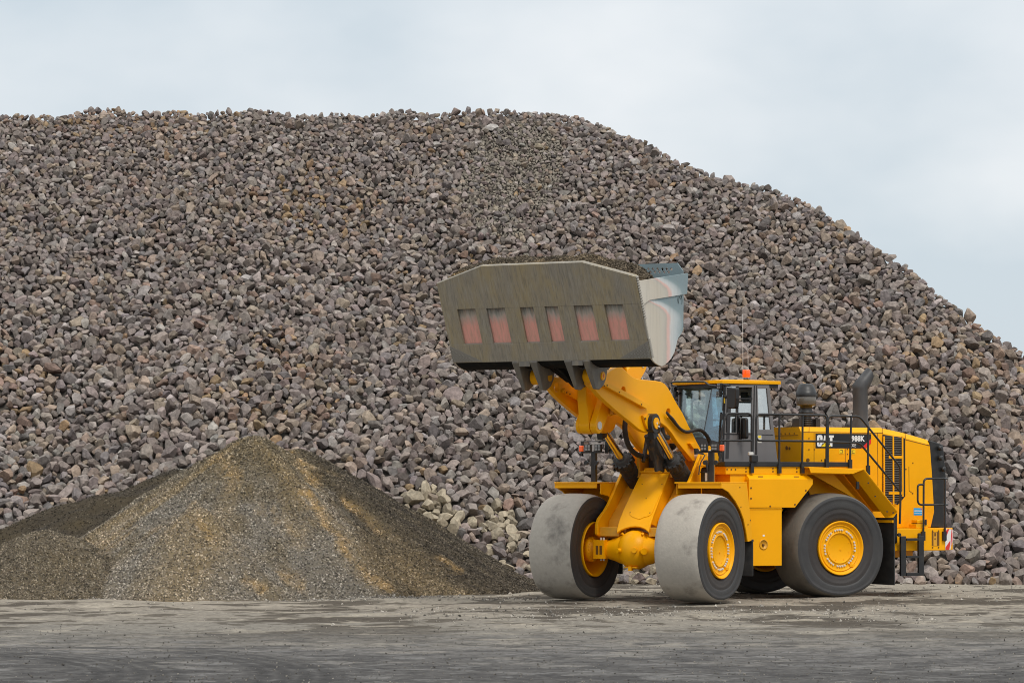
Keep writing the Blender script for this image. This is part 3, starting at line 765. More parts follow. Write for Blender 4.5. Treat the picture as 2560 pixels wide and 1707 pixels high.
        for p_, c_ in ((.14, (.23, .30, .315)), (.24, (.46, .50, .505)), (.355, (.60, .595, .575)), (.395, (.70, .47, .42)), (.43, (.66, .44, .38)), (.46, (.47, .43, .37)), (.52, (.53, .485, .41)), (.62, (.55, .49, .40))):
            q = e.new(p_); q.color = (*c_, 1)
        c = mx(rg(nz((9, 3, .5), 1.6), .5, .7, 0, .25), rp.outputs['Color'], (.26, .24, .21))
        k(c, b.inputs['Base Color']); out.append(m3)
    return [m, m2] + out
BSTEEL, BRED, BSIDE, BSIDEU = bucket_mats()
BBLUE = mat('bucket_blue_grey', (.17, .235, .26), .45, noise=(3, (.16, .20, .21), .4, .7))
BEDGE = mat('scoured_edge', (.36, .335, .29), .45, metal=.4)
BINNER = mat('bucket_back_dark', (.012, .0125, .013), .85, spec=.1, noise=(3, (.03, .027, .023), .5, .75))
def glass_mat(name, tint, alpha, refl):
    m = bpy.data.materials.new(name); m.use_nodes = True; t = m.node_tree; t.nodes.clear()
    o = t.nodes.new('ShaderNodeOutputMaterial'); tr = t.nodes.new('ShaderNodeBsdfTransparent'); gl = t.nodes.new('ShaderNodeBsdfGlossy')
    tr.inputs['Color'].default_value = (*tint, 1); gl.inputs['Roughness'].default_value = .03; gl.inputs['Color'].default_value = (1, 1, 1, 1)
    lw = t.nodes.new('ShaderNodeLayerWeight'); lw.inputs['Blend'].default_value = .5
    pw = t.nodes.new('ShaderNodeMath'); pw.operation = 'POWER'; pw.inputs[1].default_value = 4.0; t.links.new(lw.outputs['Facing'], pw.inputs[0])
    mr = t.nodes.new('ShaderNodeMapRange'); mr.inputs['To Min'].default_value = refl; mr.inputs['To Max'].default_value = 1.0
    mx = t.nodes.new('ShaderNodeMixShader')
    t.links.new(pw.outputs[0], mr.inputs['Value']); t.links.new(mr.outputs['Result'], mx.inputs['Fac'])
    t.links.new(tr.outputs[0], mx.inputs[1]); t.links.new(gl.outputs[0], mx.inputs[2]); t.links.new(mx.outputs[0], o.inputs['Surface'])
    return m
GLASS = glass_mat('windscreen_glass', (.84, .95, .94), 1, .13)
GLASS_B = glass_mat('blue_tinted_glass', (.58, .84, .98), 1, .14)
GLASS_S = glass_mat('side_glass', (.80, .82, .77), 1, .55)

# ---------------------------------------------------------------- the wheel loader
loader = bpy.data.objects.new('wheel_loader', None); COL.objects.link(loader)
loader.location = O_R; loader.rotation_euler = (0, 0, math.pi + A_R)
tag(loader, 'big yellow wheel loader with smooth tyres holding its loaded grey bucket up high', 'wheel loader')
_d = O_F - O_R
MF = Matrix.Translation((_d @ H_R, _d @ L_R, 0)) @ Matrix.Rotation(A_F - A_R, 4, 'Z')
def part(name, mb, mats, k='R', bevel=0.0, label=None, seg=2):
    o = mb.build(name, mats, loader, bevel, MF if k == 'F' else None, seg)
    if label: o['label'] = label
    return o
def sub(name, mb, mats, par, bevel=0.0, label=None):
    o = mb.build(name, mats, par, bevel)
    if label: o['label'] = label
    return o
def subs(name, mb, mats, par, bevel=0.0):
    for q in mb.split(): q.build(name, mats, par, bevel)

# ---- wheels
WZ, WR, WY = .950, 1.052, 1.3244
def wheel(k, s):
    c = (0, s * WY, WZ); ax = (0, s, 0)
    side = [(.515, .395), (.55, .425), (.60, .437), (.655, .440), (.66, .4435), (.70, .444), (.735, .438), (.75, .440), (.765, .449), (.80, .453), (.87, .454), (.925, .450), (.93, .453), (.945, .452), (.97, .447), (.988, .440)]
    tread = [(.988, .440), (1.006, .415), (1.023, .375), (1.037, .31), (1.046, .22), (1.051, .1), (1.052, 0)]
    t = MB()
    inn = [(r, -d) for r, d in side]
    t.cur = 2; t.rings_prof(inn[:8], c, ax); t.cur = 1; t.rings_prof(inn[7:], c, ax)
    t.cur = 0; t.rings_prof([(r, -d) for r, d in tread] + [(r, d) for r, d in tread[:-1][::-1]], c, ax)
    t.cur = 1; t.rings_prof(side[7:][::-1], c, ax); t.cur = 2; t.rings_prof(side[:8][::-1], c, ax)
    # the tyre squats under its load
    nv = []
    for x, y, z in t.v:
        if z < .30:
            f = (0.30 - z) / .40
            z2 = max(.30 - f * .30, 0) if z > -.11 else 0.0
            bul = 1 + .02 * min(1, f); y = c[1] + (y - c[1]) * bul; z = z2 if f < 1 else 0.0
            z = max(z, .002)
        nv.append((x, y, z))
    t.v = nv
    w = bpy.data.objects.new('wheel', None); COL.objects.link(w); w.parent = loader
    if k == 'F': w.matrix_basis = MF
    sub('tyre', t, TYRE if k == 'F' else TYRE_R_SHADED, w)
    r = MB()
    r.rings_prof([(.505, .36), (.519, .432), (.519, .452), (.507, .458), (.492, .452), (.476, .425), (.455, .402), (.447, .404), (.442, .418), (.432, .420), (.424, .410), (.415, .398), (.405, .400), (.398, .398), (.300, .396), (.294, .405)], c, ax, 64)
    r.rings_prof([(.50, -.34), (.519, -.430), (.519, -.448), (.505, -.455), (.49, -.447), (.475, -.42), (.46, -.40), (.45, -.36), (.44, -.10), (.40, -.02), (.05, .0)], c, ax, 64)
    sub('rim', r, YEL, w)
    h = MB()
    h.rings_prof([(.296, .392), (.296, .408), (.289, .412), (.284, .405), (.282, .388), (.276, .384), (.001, .384)], c, ax, 56)
    for a in (20, 65, 110, 155, 200, 245, 290, 335):
        q = math.radians(a); p = np.array([c[0] + .24 * math.cos(q), c[1] + s * .384, c[2] + .24 * math.sin(q)]); h.cyl(p, p + np.array([0, s * .008, 0]), .008, 8)
    h.cyl((c[0] - .03, c[1] + s * .384, c[2] - .03), (c[0] - .03, c[1] + s * .396, c[2] - .03), .018, 10)
    h.box(c[0] - .33, c[0] - .22, min(c[1] + s * .40, c[1] + s * .43), max(c[1] + s * .40, c[1] + s * .43), c[2] - .36, c[2] - .31)
    sub('hub', h, YEL, w)
    b = MB(); dk = MB()
    for g in range(8):
        for i in range(5):
            q = math.radians(g * 45 + 22.5 + 9 * (i - 2) + 22.5)
            p = np.array([c[0] + .350 * math.cos(q), c[1] + s * .396, c[2] + .350 * math.sin(q)])
            if i == 4: b.cur = 1; b.cyl(p, p + np.array([0, s * .003, 0]), .010, 8)
            else: b.cur = 0; b.cyl(p, p + np.array([0, s * .026, 0]), .0215, 10, .017)
    if s > 0: subs('wheel_bolt', b, [STEEL, SEAM], w)
    else: h.v += []
    return w
def _rp(s, prof, org, axis=(0, 1, 0), n=72):
    ax = np.array(axis, float); u = np.array([1.0, 0, 0]); w = np.cross(ax, u); o = np.array(org, float)
    rs = [[o + ax * d + r * (math.cos(q) * u + math.sin(q) * w) for q in np.linspace(0, 2 * math.pi, n, endpoint=False)] for r, d in prof]
    return s.rings(rs, caps=False)
MB.rings_prof = _rp
for k in 'FR':
    for s in (1, -1): wheel(k, s)

# ---- axles
def axle(k, full):
    m = MB(); z = WZ
    m.ball((0.04, 0, z), .36, 28, (1.0, .98, 1.03))
    for s in (1, -1):
        m.rings_prof([(.30, .16), (.27, .30), (.215, .45), (.175, .60), (.162, .72), (.165, .86), (.20, .90), (.235, .93), (.235, 1.0), (.20, 1.02), (.20, 1.25)], (0, 0, z), (0, s, 0), 32)
        for i in range(24):
            q = i * math.pi / 12; m.cyl((.215 * math.cos(q), s * .92, z + .215 * math.sin(q)), (.215 * math.cos(q), s * .905, z + .215 * math.sin(q)), .012, 6)
        if full:
            m.box(.02, .24, s * .58 if s > 0 else -.80, .80 if s > 0 else -.58, z - .17, z + .18)
    if full:
        o_, d_ = ray('P', 1183, 795)
        for (px, pz, r_) in ((.13, .0, .045),):
            m.cyl((.36, .14 - .0, z - .0), (.40, .15, z), .05, 14)
        m.cyl((.34, -.17, z - .01), (.41, -.20, z - .01), .045, 14); m.cyl((.28, .27, z - .02), (.34, .33, z - .02), .062, 16)
        m.box(.20, .30, -.03, .03, z - .385, z - .30); m.box(.16, .26, -.13, .13, z - .335, z - .31)
        for a in (-.9, .9): m.cyl((.16, .21 * a, z + .27), (.19, .25 * a, z + .31), .025, 8)
    ax = part('axle_housing', m, YEL_D if not full else YEL, k)
    if full:
        d = MB()
        for s in (1, -1):
            for q in (.64, .72):
                y0 = s * q
                d.box(.235, .243, y0 - .026, y0 + .026, z - .09, z + .075)
        subs('mounting_slot', d, SEAM, ax)
        e = MB()
        for s in (1, -1):
            for q in (.64, .70): e.cyl((.12, s * q, z - .17), (.12, s * q, z - .21), .022, 8); e.cyl((.12, s * q, z + .18), (.12, s * q, z + .225), .022, 8)
        subs('bolt', e, STEEL, ax)
axle('F', True); axle('R', False)

# ---- front frame: two tower plates, a box nose between them, webs behind
tower = xz('F', 'P', [(1110, 0), (1060, 115), (1010, 230), (970, 320), (930, 390), (895, 435), (870, 470), (855, 515), (850, 560), (850, 630), (910, 672), (1010, 672)], -.76)
TW = tower + [(-.72, 1.14), (-1.0, 1.05), (-1.75, 1.05), (-2.05, 1.7), (-2.0, 2.45), (-1.80, 2.80), (-1.50, 2.90), (-1.22, 2.86), (-1.08, 2.72)]
ff = MB()
for s in (1, -1): ff.prism(TW, s * .725, s * .785)
front_frame = part('front_frame', ff, YEL, 'F', .008)
PT, PB = np.array([-.758, 0, 2.396]), np.array([.139, 0, 1.377])
nose = MB()
nose.prism([(-.80, 2.39), (-.16, 1.65), (-.06, 1.50), (-.06, 1.42), (-.45, 1.30), (-1.7, 1.2), (-1.7, 2.5), (-.87, 2.48)], -.30, .30)
sub('nose_box', nose, YEL, front_frame, .012)
web = MB()
for s in (1, -1):
    y0, y1 = sorted((s * .315, s * .725))
    web.prism([(-1.25, 2.4), (-.55, 1.75), (-.25, 1.5), (-.12, 1.16), (-.5, 1.13), (-1.2, 1.3), (-1.5, 2.3)], y0, y1)
    web.prism([(.135, 1.20), (.135, 1.37), (-.10, 1.37), (-.10, 1.20)], y0, y1)
sub('web_plate', web, YEL_D, front_frame, .01)
def on_nose(x, y, off=0.0):
    n = np.cross(PB - PT, np.array([0, 1.0, 0])); n /= np.linalg.norm(n)
    if n[0] < 0: n = -n
    o, d = ray('P', x, y); F0, h, l = FRM['F']
    ol = np.array([(o - F0) @ h, (o - F0) @ l, o[2]]); dl = np.array([d @ h, d @ l, d[2]])
    return ol + dl * (((PT - ol) @ n) / (dl @ n)) + n * off, n
nf = MB(); n0 = on_nose(1300, 300)[1]
nf.ext([on_nose(*q)[0] for q in ((1312, 0), (1240, 150), (1180, 275), (1130, 380), (1100, 455), (1078, 520), (1066, 570), (1062, 612), (1100, 584), (1150, 562), (1200, 550), (1250, 546), (1300, 552), (1345, 570), (1385, 604), (1398, 545), (1440, 420), (1490, 285), (1540, 150), (1600, 5))], -n0 * .04)
sub('nose_plate', nf, YEL, front_frame, .008)
sc_ = MB(); pp = on_nose(1440, -3)[0]; sc_.box(pp[0] - .10, pp[0] + .035, -.32, .32, 2.385, 2.425); sub('nose_cap', sc_, YEL, front_frame, .006)
cp = [(1318, 95), (1400, 80), (1480, 85), (1528, 110), (1533, 150), (1500, 240), (1415, 425), (1390, 445), (1320, 465), (1295, 478), (1265, 470), (1225, 455), (1195, 435), (1190, 410), (1250, 250)]
pts = [on_nose(*q)[0] for q in cp]; nn = on_nose(1300, 300)[1]
cv = MB(); cv.ext([p + nn * .001 for p in pts], nn * .010)
cover = sub('inspection_cover', cv, YEL, front_frame, .003)
cb = MB()
for q in ((1322, 125), (1522, 127), (1200, 412), (1400, 415), (1362, 270)):
    p = on_nose(*q)[0]; cb.cyl(p + nn * .006, p + nn * .014, .012, 8)
subs('bolt', cb, SEAM, front_frame)
arm_pin = MB(); arm_pin.cyl((-1.50, -.81, 2.72), (-1.50, .81, 2.72), .11, 24); arm_pin.cyl((-.98, -.72, 1.75), (-.98, .72, 1.75), .09, 18)
for q_ in arm_pin.split(): part('pivot_pin', q_, STEEL, 'F')
# tower head plates in the middle that carry the tilt cylinder
ear = MB()
for y in (-.16, .10):
    pr = xz('F', 'C', [(575, 330), (580, 285), (640, 250), (730, 255), (760, 300), (770, 350), (750, 450), (700, 500), (560, 640), (500, 640), (500, 520)], y)
    ear.prism(pr + [], y, y + .07, [circ(*xz('F', 'C', [(735, 325)], y)[0], .045)])
part('cylinder_ear', ear, YEL, 'F', .006)
m = MB(); m.cyl(on('F', 'C', 735, 520, 1, .28), on('F', 'C', 815, 430, 1, .28), .045, 14); m.ball(on('F', 'C', 815, 425, 1, .28), .075, 12)
part('grease_fitting', m, STEEL, 'F')
fl = MB(); fl.box(-1.9, -.9, -.72, .72, 2.30, 2.36)
for y0 in (.30, -.40): fl.box(-1.85, -.75, y0, y0 + .06, 2.3, 2.75)
part('deck_plate', fl, YEL_D, 'F', .006)

# ---- lift arms
AO = xz('F', 'B', [(20, 215), (75, 180), (110, 165), (170, 120), (220, 95), (280, 85), (330, 132), (390, 190), (430, 218), (480, 243), (590, 258), (740, 272), (800, 284), (850, 312), (890, 360), (930, 430), (1000, 560), (1080, 690), (1160, 860), (1215, 960), (1262, 1060), (1315, 1155),
    (1322, 1230), (1275, 1300), (1215, 1320), (1130, 1215), (1020, 1080), (940, 955), (870, 872), (810, 830), (770, 812), (745, 890), (700, 940), (640, 950), (570, 935), (500, 895), (400, 810), (300, 733), (200, 650), (100, 562), (0, 470)], .50)
AO += xz('F', 'A', [(1090, 500), (1040, 455), (1000, 420), (1010, 330), (1050, 290)], .50)
AH = [xz('F', 'B', [(895, 690)], .50)[0], xz('F', 'B', [(308, 405)], .50)[0]]
PIN_B = on('F', 'A', 1143, 310, 1, .715); PBX, PBZ = float(PIN_B[0]), float(PIN_B[2])
STRIP = xz('F', 'B', [(-5, 318), (30, 266), (622, 585), (572, 634)], .53)
STRIPF = xz('F', 'A', [(655, 525), (680, 468), (1500, 905), (1490, 960)], -.37)
for s in (1, -1):
    m = MB()
    h2 = AH[1] if s > 0 else xz('F', 'A', [(583, 460)], -.40)[0]
    m.prism(AO, s * .40, s * .50, [circ(AH[0][0], AH[0][1], .088), circ(h2[0], h2[1], .085)])
    m.cyl((PBX, s * .45, PBZ), (PBX, s * .64, PBZ), .145, 28)
    a = part('lift_arm', m, YEL, 'F', .012)
    b = MB()
    if s > 0:
        b.prism(STRIP, .502, .585)
        for q in ((92, 330), (250, 418), (540, 577), (55, 335), (40, 300)):
            p = on('F', 'B', q[0], q[1], 1, .585); b.cur = 1; b.cyl(p, p + np.array([0, .012, 0]), .014, 8); b.cur = 0
        tri = xz('F', 'B', [(540, 725), (650, 715), (640, 800), (620, 920), (575, 850)], .51); b2 = MB(); b2.prism(tri, .502, .55); sub('rib', b2, YEL, a, .005)
        p = on('F', 'B', 585, 765, 1, .55); b.cur = 1; b.cyl(p, p + np.array([0, .02, 0]), .022, 10); b.cur = 0
        bx = xz('F', 'B', [(1175, 1085), (1250, 1075), (1300, 1150), (1230, 1160)], .56); b2 = MB(); b2.prism(bx, .502, .56); sub('stop_block', b2, YEL, a, .005)
    else:
        b.prism(STRIPF[:2] + [(.95, 3.60), (.98, 3.50)][:0] + xz('F', 'A', [(1000, 640), (985, 705)], -.37), -.398, -.35)
        for q in ((712, 527), (755, 548)):
            p = on('F', 'A', q[0], q[1], 1, -.35); b.cur = 1; b.cyl(p, p + np.array([0, .012, 0]), .014, 8); b.cur = 0
    sub('cover_strip', b, [YEL, SEAM], a, .005)
ct = MB(); ct.cyl((1.02, -.395, 3.70), (1.02, .395, 3.70), .19, 28); ct.box(.6, 1.5, -.30, -.24, 3.45, 3.98); ct.box(.6, 1.5, .24, .30, 3.45, 3.98)
part('cross_tube', ct, YEL_D, 'F', .01)

# ---- lift cylinders
CPIN = on('F', 'B', 710, 825, 1, .60)
G1 = on('F', 'C', 735, 655, 1, .533); E1 = on('F', 'C', 985, 1060, 1, .533)
for s in (1, -1):
    S = np.array([1, s, 1.0]); pin = np.array([CPIN[0], s * .545, CPIN[2]]); g = G1 * S; e = E1 * S; dr = (e - g) / np.linalg.norm(e - g)
    m = MB(); m.tube([g - dr * .04, g + dr * .05, g + dr * .22, g + dr * .40, e + dr * .35], .165, 24)
    m.cyl(g - dr * .09, g + dr * .01, .115, 24, .19)
    m.cyl(g + dr * .01, g + dr * .09, .19, 28)
    for i in range(12):
        q = i * math.pi / 6; u = np.cross(dr, (0, 1.0, 0)); u /= np.linalg.norm(u); w_ = np.cross(dr, u); p = g + (u * math.cos(q) + w_ * math.sin(q)) * .178
        m.cyl(p - dr * .04, p + dr * .10, .034, 8)
    for i in range(5): m.cyl(g + dr * (.2 + .12 * i), g + dr * (.235 + .12 * i), .171, 24)
    cyl_ = part('lift_cylinder', m, RUB, 'F')
    r_ = MB(); r_.cyl(pin + dr * .14, g, .074, 24)
    sub('cylinder_rod', r_, CHROME, cyl_)
    y = MB(); y.cyl((pin[0], s * .46, pin[2]), (pin[0], s * .635, pin[2]), .178, 32); y.cyl(pin + dr * .06, pin + dr * .24, .125, 20, .085)
    y.prism([(pin[0] - .13, pin[2] - .02), (pin[0] + .06, pin[2] - .14), (pin[0] + .01, pin[2] - .30), (pin[0] - .16, pin[2] - .24)], s * .48, s * .60)
    sub('rod_eye', y, BLK, cyl_, .01)
    c = MB(); c.cyl((pin[0], s * .63, pin[2]), (pin[0], s * .655, pin[2]), .105, 24); c.cur = 1
    c.cyl((pin[0] - .05, s * .655, pin[2] - .06), (pin[0] - .05, s * .675, pin[2] - .06), .02, 8); c.cyl((pin[0], s * .655, pin[2]), (pin[0], s * .662, pin[2]), .022, 10)
    sub('pin_cap', c, [YEL, STEEL], cyl_, .004)

# ---- bellcrank lever, tilt link, tilt cylinder
BX, BZ = 1.85, 3.245
def capsule(x0, z0, r0, x1, z1, r1, n=9):
    a = math.atan2(z1 - z0, x1 - x0); o = []
    for q in np.linspace(a - math.pi / 2, a + math.pi / 2, n): o.append((x1 + r1 * math.cos(q), z1 + r1 * math.sin(q)))
    for q in np.linspace(a + math.pi / 2, a + 3 * math.pi / 2, n): o.append((x0 + r0 * math.cos(q), z0 + r0 * math.sin(q)))
    return o
m = MB()
for y0, y1 in ((-.21, -.135), (.085, .21)):
    m.prism(capsule(BX, BZ, .15, 1.50, 3.72, .17), y0, y1)
    m.prism(capsule(1.10, 3.78, .30, .15, 4.42, .17), y0, y1)
    m.prism([(1.62, 3.50), (1.66, 3.80), (1.1, 4.07), (.95, 3.52), (1.40, 3.42)], y0 + .004, y1 - .004)
lever = part('bellcrank_lever', m, YEL, 'F', .014)
c = MB(); c.cyl((BX, -.225, BZ), (BX, .225, BZ), .075, 20); c.cyl((.15, -.22, 4.42), (.15, .22, 4.42), .07, 16)
subs('lever_pin', c, STEEL, lever)
m = MB()
m.prism(capsule(BX, BZ, .145, 1.98, 3.74, .115), -.122, .072)
m.prism(capsule(1.98, 3.70, .112, 1.95, 4.28, .14), -.118, .068)
m.cyl((BX, -.128, BZ), (BX, .078, BZ), .155, 28)
part('tilt_link', m, YEL, 'F', .016)
m = MB(); m.cyl((.15, 0, 4.42), (-.55, 0, 3.55), .085, 24)
tc = part('tilt_cylinder', m, CHROME, 'F')
m = MB(); m.cyl((-.5, 0, 3.61), (-1.25, 0, 2.70), .15, 24); m.cyl((.15, -.13, 4.42), (.15, .13, 4.42), .13, 20)
sub('cylinder_barrel', m, YEL_D, tc)
m = MB()      # small linkage hardware seen behind the arm
m.tube([(1.12, .30, 4.44), (1.0, .30, 4.28), (.93, .30, 4.10)], .035, 8); m.prism([(1.25, 4.46), (1.12, 4.48), (.86, 4.12), (.92, 4.06)], .24, .27)
part('linkage_rod', m, YEL, 'F')

# ---- hydraulic hoses
HOSES = [[('B', q, .57) for q in ((872, 685), (905, 725), (950, 765), (1000, 840), (1045, 893), (1110, 935), (1180, 930), (1250, 905), (1310, 903), (1370, 940), (1420, 1010), (1445, 1075), (1440, 1150))],
         [('B', q, .53) for q in ((890, 720), (945, 790), (1000, 860), (1060, 920), (1130, 950), (1200, 935), (1260, 915), (1330, 925), (1395, 1000), (1425, 1090), (1425, 1150))],
         [('B', q, -.15) for q in ((335, 780), (322, 870), (330, 960), (350, 1060), (390, 1150), (450, 1215), (520, 1250), (605, 1255))],
         [('C', q, .36) for q in ((420, 120), (400, 250), (420, 380), (450, 500), (500, 600), (600, 650))],
         [('C', q, .40) for q in ((530, 60), (540, 160), (580, 230), (640, 240))],
         [('C', q, .30) for q in ((270, 200), (310, 330), (350, 480), (400, 620))]]
HR = [.026, .02, .05, .05, .05, .06]
for pts_, rr in zip(HOSES, HR):
    m = MB(); m.tube(arc([tuple(on('F', z, q[0], q[1], 1, y)) for z, q, y in pts_], .1, 3), rr, 10)
    part('hydraulic_hose', m, RUB, 'F')
m = MB()
m.ext([on('F', 'C', q[0], q[1], 1, .33) for q in ((300, 150), (480, 190), (500, 500), (550, 720), (540, 860), (470, 820), (400, 850), (370, 640), (300, 420))], (0, .05, 0))
part('hose_guard', m, mat('mud_caked_guard', (.028, .022, .017), .85, noise=(7, (.10, .05, .012), .5, .7)), 'F', .01)
m = MB(); m.box(-1.6, -1.0, -.28, .28, 2.35, 2.95); m.tube([(-1.1, -.2, 2.9), (-.7, -.15, 3.0), (-.45, -.1, 2.6)], .04, 8); m.tube([(-1.1, .12, 2.85), (-.75, .2, 2.9), (-.6, .22, 2.45)], .035, 8)
part('valve_block', m, BLK, 'F', .02)

# ---- front fenders with lamp posts
for s in (1, -1):
    m = MB(); Y0, Y1 = .80, 1.77
    a, b = sorted((s * Y0, s * Y1))
    m.box(-1.07, .02, a, b, 2.19, 2.215)
    m.box(-.03, -.002, *sorted((s * .86, s * 1.745)), 2.10, 2.188)
    sp = [(0, 2.188), (-1.066, 2.188), (-1.25, 1.42), (-1.27, 1.12), (-1.10, 1.10), (-1.03, 1.30), (-.93, 1.52), (-.80, 1.68), (-.586, 1.86), (-.30, 2.03), (-.05, 2.10), (0, 2.10)]
    m.prism(sp, s * 1.745, s * 1.77)
    m.prism([(-1.04, 2.188), (-1.066, 2.188), (-1.27, 1.25), (-1.25, 1.10), (-1.22, 1.10), (-1.235, 1.25)], s * .82, s * 1.743)
    m.prism([(-.06, 2.188), (-.06, 1.99), (-.35, 1.95), (-1.0, 1.60), (-1.05, 2.188)], s * .80, s * .82)
    fen = part('fender', m, YEL, 'F', .005)
    b_ = MB()
    for q in ((-.76, 2.12), (-.80, 1.75), (-1.1, 1.42), (-1.2, 1.5)): b_.cyl((q[0], s * 1.77, q[1]), (q[0], s * 1.778, q[1]), .014, 8)
    subs('bolt', b_, SEAM, fen)
    f = MB(); f.box(-1.31, -1.285, *sorted((s * 1.0, s * 1.78)), .45, 1.10); f.box(-1.33, -1.25, *sorted((s * 1.55, s * 1.78)), 1.095, 1.14)
    sub('mudflap', f, RUB, fen, .006)
    m = MB(); m.box(-.66, -.58, *sorted((s * 1.20, s * 1.30)), 2.215, 2.78); m.box(-.62, -.58, *sorted((s * 1.02, s * 1.50)), 2.765, 2.80)
    m.tube([(-.62, s * 1.16, 2.6), (-.55, s * 1.18, 2.62), (-.56, s * 1.2, 2.42)], .018, 6); m.cyl((-.56, s * 1.16, 2.58), (-.52, s * 1.16, 2.58), .045, 12); m.cyl((-.56, s * 1.38, 2.58), (-.52, s * 1.38, 2.58), .045, 12)
    if s < 0: m.box(-.70, -.68, -1.58, -1.52, 2.76, 3.0); m.box(-.70, -.68, -1.05, -.98, 2.76, 3.0); m.box(-.70, -.68, -1.52, -1.05, 2.98, 3.0)
    post = part('lamp_post', m, BLK, 'F', .006)
    for yy in (1.13, 1.35):
        l = MB(); l.box(-.60, -.535, *sorted((s * (yy - .068), s * (yy + .068))), 2.80, 2.935); l.cur = 1
        for dy in (-.03, .03):
            for dz in (-.03, .03): l.box(-.535, -.528, *sorted((s * yy + dy - .024, s * yy + dy + .024)), 2.8675 + dz - .024, 2.8675 + dz + .024)
        sub('headlight', l, [BLK, LENS], post, .006)
    l = MB(); l.box(-.60, -.53, *sorted((s * 1.46, s * 1.54)), 2.795, 2.91)
    sub('indicator', l, ORANGE, post, .015)
m = MB(); cx_ = on('F', 'C', 1320, 1010, 1, 1.02); X0, Yc_ = float(cx_[0]), 1.02
m.lathe([(.10, 0), (.10, .17), (.112, .175), (.112, .19), (.10, .195), (.10, .24), (.085, .25), (.085, .27), (.001, .275)], (X0, Yc_, 2.216), (0, 0, 1), 28)
can = part('filter_canister', m, BLK, 'F')
m = MB(); m.box(X0 + .101, X0 + .106, Yc_ + .03, Yc_ + .075, 2.235, 2.385); sub('paper_label', m, WHITE, can)
m = MB(); m.box(X0 - .12, X0 + .13, Yc_ - .13, Yc_ + .13, 2.50, 2.535); m.prism([(X0 - .12, 2.50), (X0 + .1, 2.52), (X0 - .02, 2.80), (X0 - .14, 2.80)], Yc_ - .12, Yc_ - .10); m.box(X0 - .14, X0 - .11, Yc_ - .12, Yc_ + .12, 2.216, 2.50)
sub('bracket', m, YEL, can, .006)
m = MB(); q0 = on('F', 'C', 1115, 480, 1, .95)
m.ext([on('F', 'C', *q, 1, .95) for q in ((1100, 430), (1150, 430), (1185, 490), (1260, 520), (1265, 545), (1170, 530), (1110, 540))], (0, .03, 0))
m.tube([on('F', 'C', *q, 1, 1.0) for q in ((1300, 545), (1270, 610), (1235, 660), (1205, 750), (1190, 900))], .012, 6)
part('work_lamp', m, BLK, 'F')

# ---- bucket
BY = 2.03
edge = on('F', 'E', 465, 318, 1, BY); heel = on('F', 'E', 672, 1390, 1, BY)
EP, HP = np.array([edge[0], 0, edge[2]]), np.array([heel[0], 0, heel[2]])
tdir = (HP - EP); FL = float(np.linalg.norm(tdir)); tdir /= FL
fn = np.array([-tdir[2], 0, tdir[0]])                    # outward normal of the floor (towards the camera)
if fn[0] < 0: fn = -fn
def on_floor(z, x, y):
    o, d = ray(z, x, y); F0, h, l = FRM['F']
    ol = np.array([(o - F0) @ h, (o - F0) @ l, o[2]]); dl = np.array([d @ h, d @ l, d[2]])
    p = ol + dl * (((EP - ol) @ fn) / (dl @ fn)); return float((p - EP) @ tdir), float(p[1])      # (down the floor, across)
def fp(t, y, off=0.0): return EP + tdir * t + np.array([0, y, 0]) + fn * off
clip_t = (on_floor('K', 1355, 120)[0] + on_floor('F', 635, 127)[0]) / 2
m = MB()
th = .05
m.ext([fp(0, -BY, -.03), fp(clip_t, -1.03, -.03), fp(clip_t, 1.03, -.03), fp(0, BY, -.03), fp(FL, BY, -.03), fp(FL, -BY, -.03)], -fn * th)
SIDE = xz('F', 'E', [(500, 378), (1150, 275), (1138, 550), (1095, 555), (1090, 1010), (1060, 1075), (1020, 1130), (975, 1310), (935, 1385), (890, 1440), (850, 1472), (810, 1495), (765, 1478), (720, 1450), (690, 1415), (672, 1390)], BY)
bowl = SIDE[3:]
inner = [(x + (2.9 - x) * .04, z + (5.0 - z) * .045) for x, z in bowl]
m2 = MB(); m2.prism(bowl + inner[::-1], -BY + .03, BY - .03)
bucket = part('bucket', m, BSTEEL, 'F', .008, 'raised grey bucket with worn red pockets in its floor')
sub('back_shell', m2, BINNER, bucket)
# wear plates on the floor: raised everywhere but in six pockets
pk = {}
pockets = [((330, 688), (567, 680), (663, 1140), (425, 1150), 'F'), ((713, 678), (950, 670), (1045, 1132), (805, 1142), 'F'), ((1150, 663), (1325, 661), (1420, 1128), (1240, 1134), 'F'),
           ((1045, 490), (1160, 488), (1220, 790), (1112, 792), 'K'), ((1292, 484), (1450, 482), (1507, 783), (1352, 788), 'K'), ((1548, 478), (1705, 475), (1768, 780), (1607, 784), 'K')]
T0, T1, ys = [], [], [-BY]
for a, b, c, d, z in pockets:
    qa, qb, qc, qd = (on_floor(z, *q) for q in (a, b, c, d))
    T0 += [qa[0], qb[0]]; T1 += [qc[0], qd[0]]; ys += [(qa[1] + qd[1]) / 2, (qb[1] + qc[1]) / 2]
t0, t1 = float(np.mean(T0)), float(np.mean(T1)); ys.append(BY)
def fbox(mb, ta, tb, ya, yb, oa, ob): mb.ext([fp(ta, ya, oa), fp(ta, yb, oa), fp(tb, yb, oa), fp(tb, ya, oa)], fn * (ob - oa))
m = MB()
m.ext([fp(0.0, -BY, -.029), fp(clip_t, -1.03, -.029), fp(clip_t, 1.03, -.029), fp(0.0, BY, -.029), fp(t0, BY, -.029), fp(t0, -BY, -.029)], fn * .045)
for i in range(0, len(ys), 2): fbox(m, t0 + .001, t1 - .001, ys[i], ys[i + 1], -.029, .0145)
fbox(m, t1, FL, -BY, BY, -.029, .016)
sub('wear_plate', m, BSTEEL, bucket, .004)
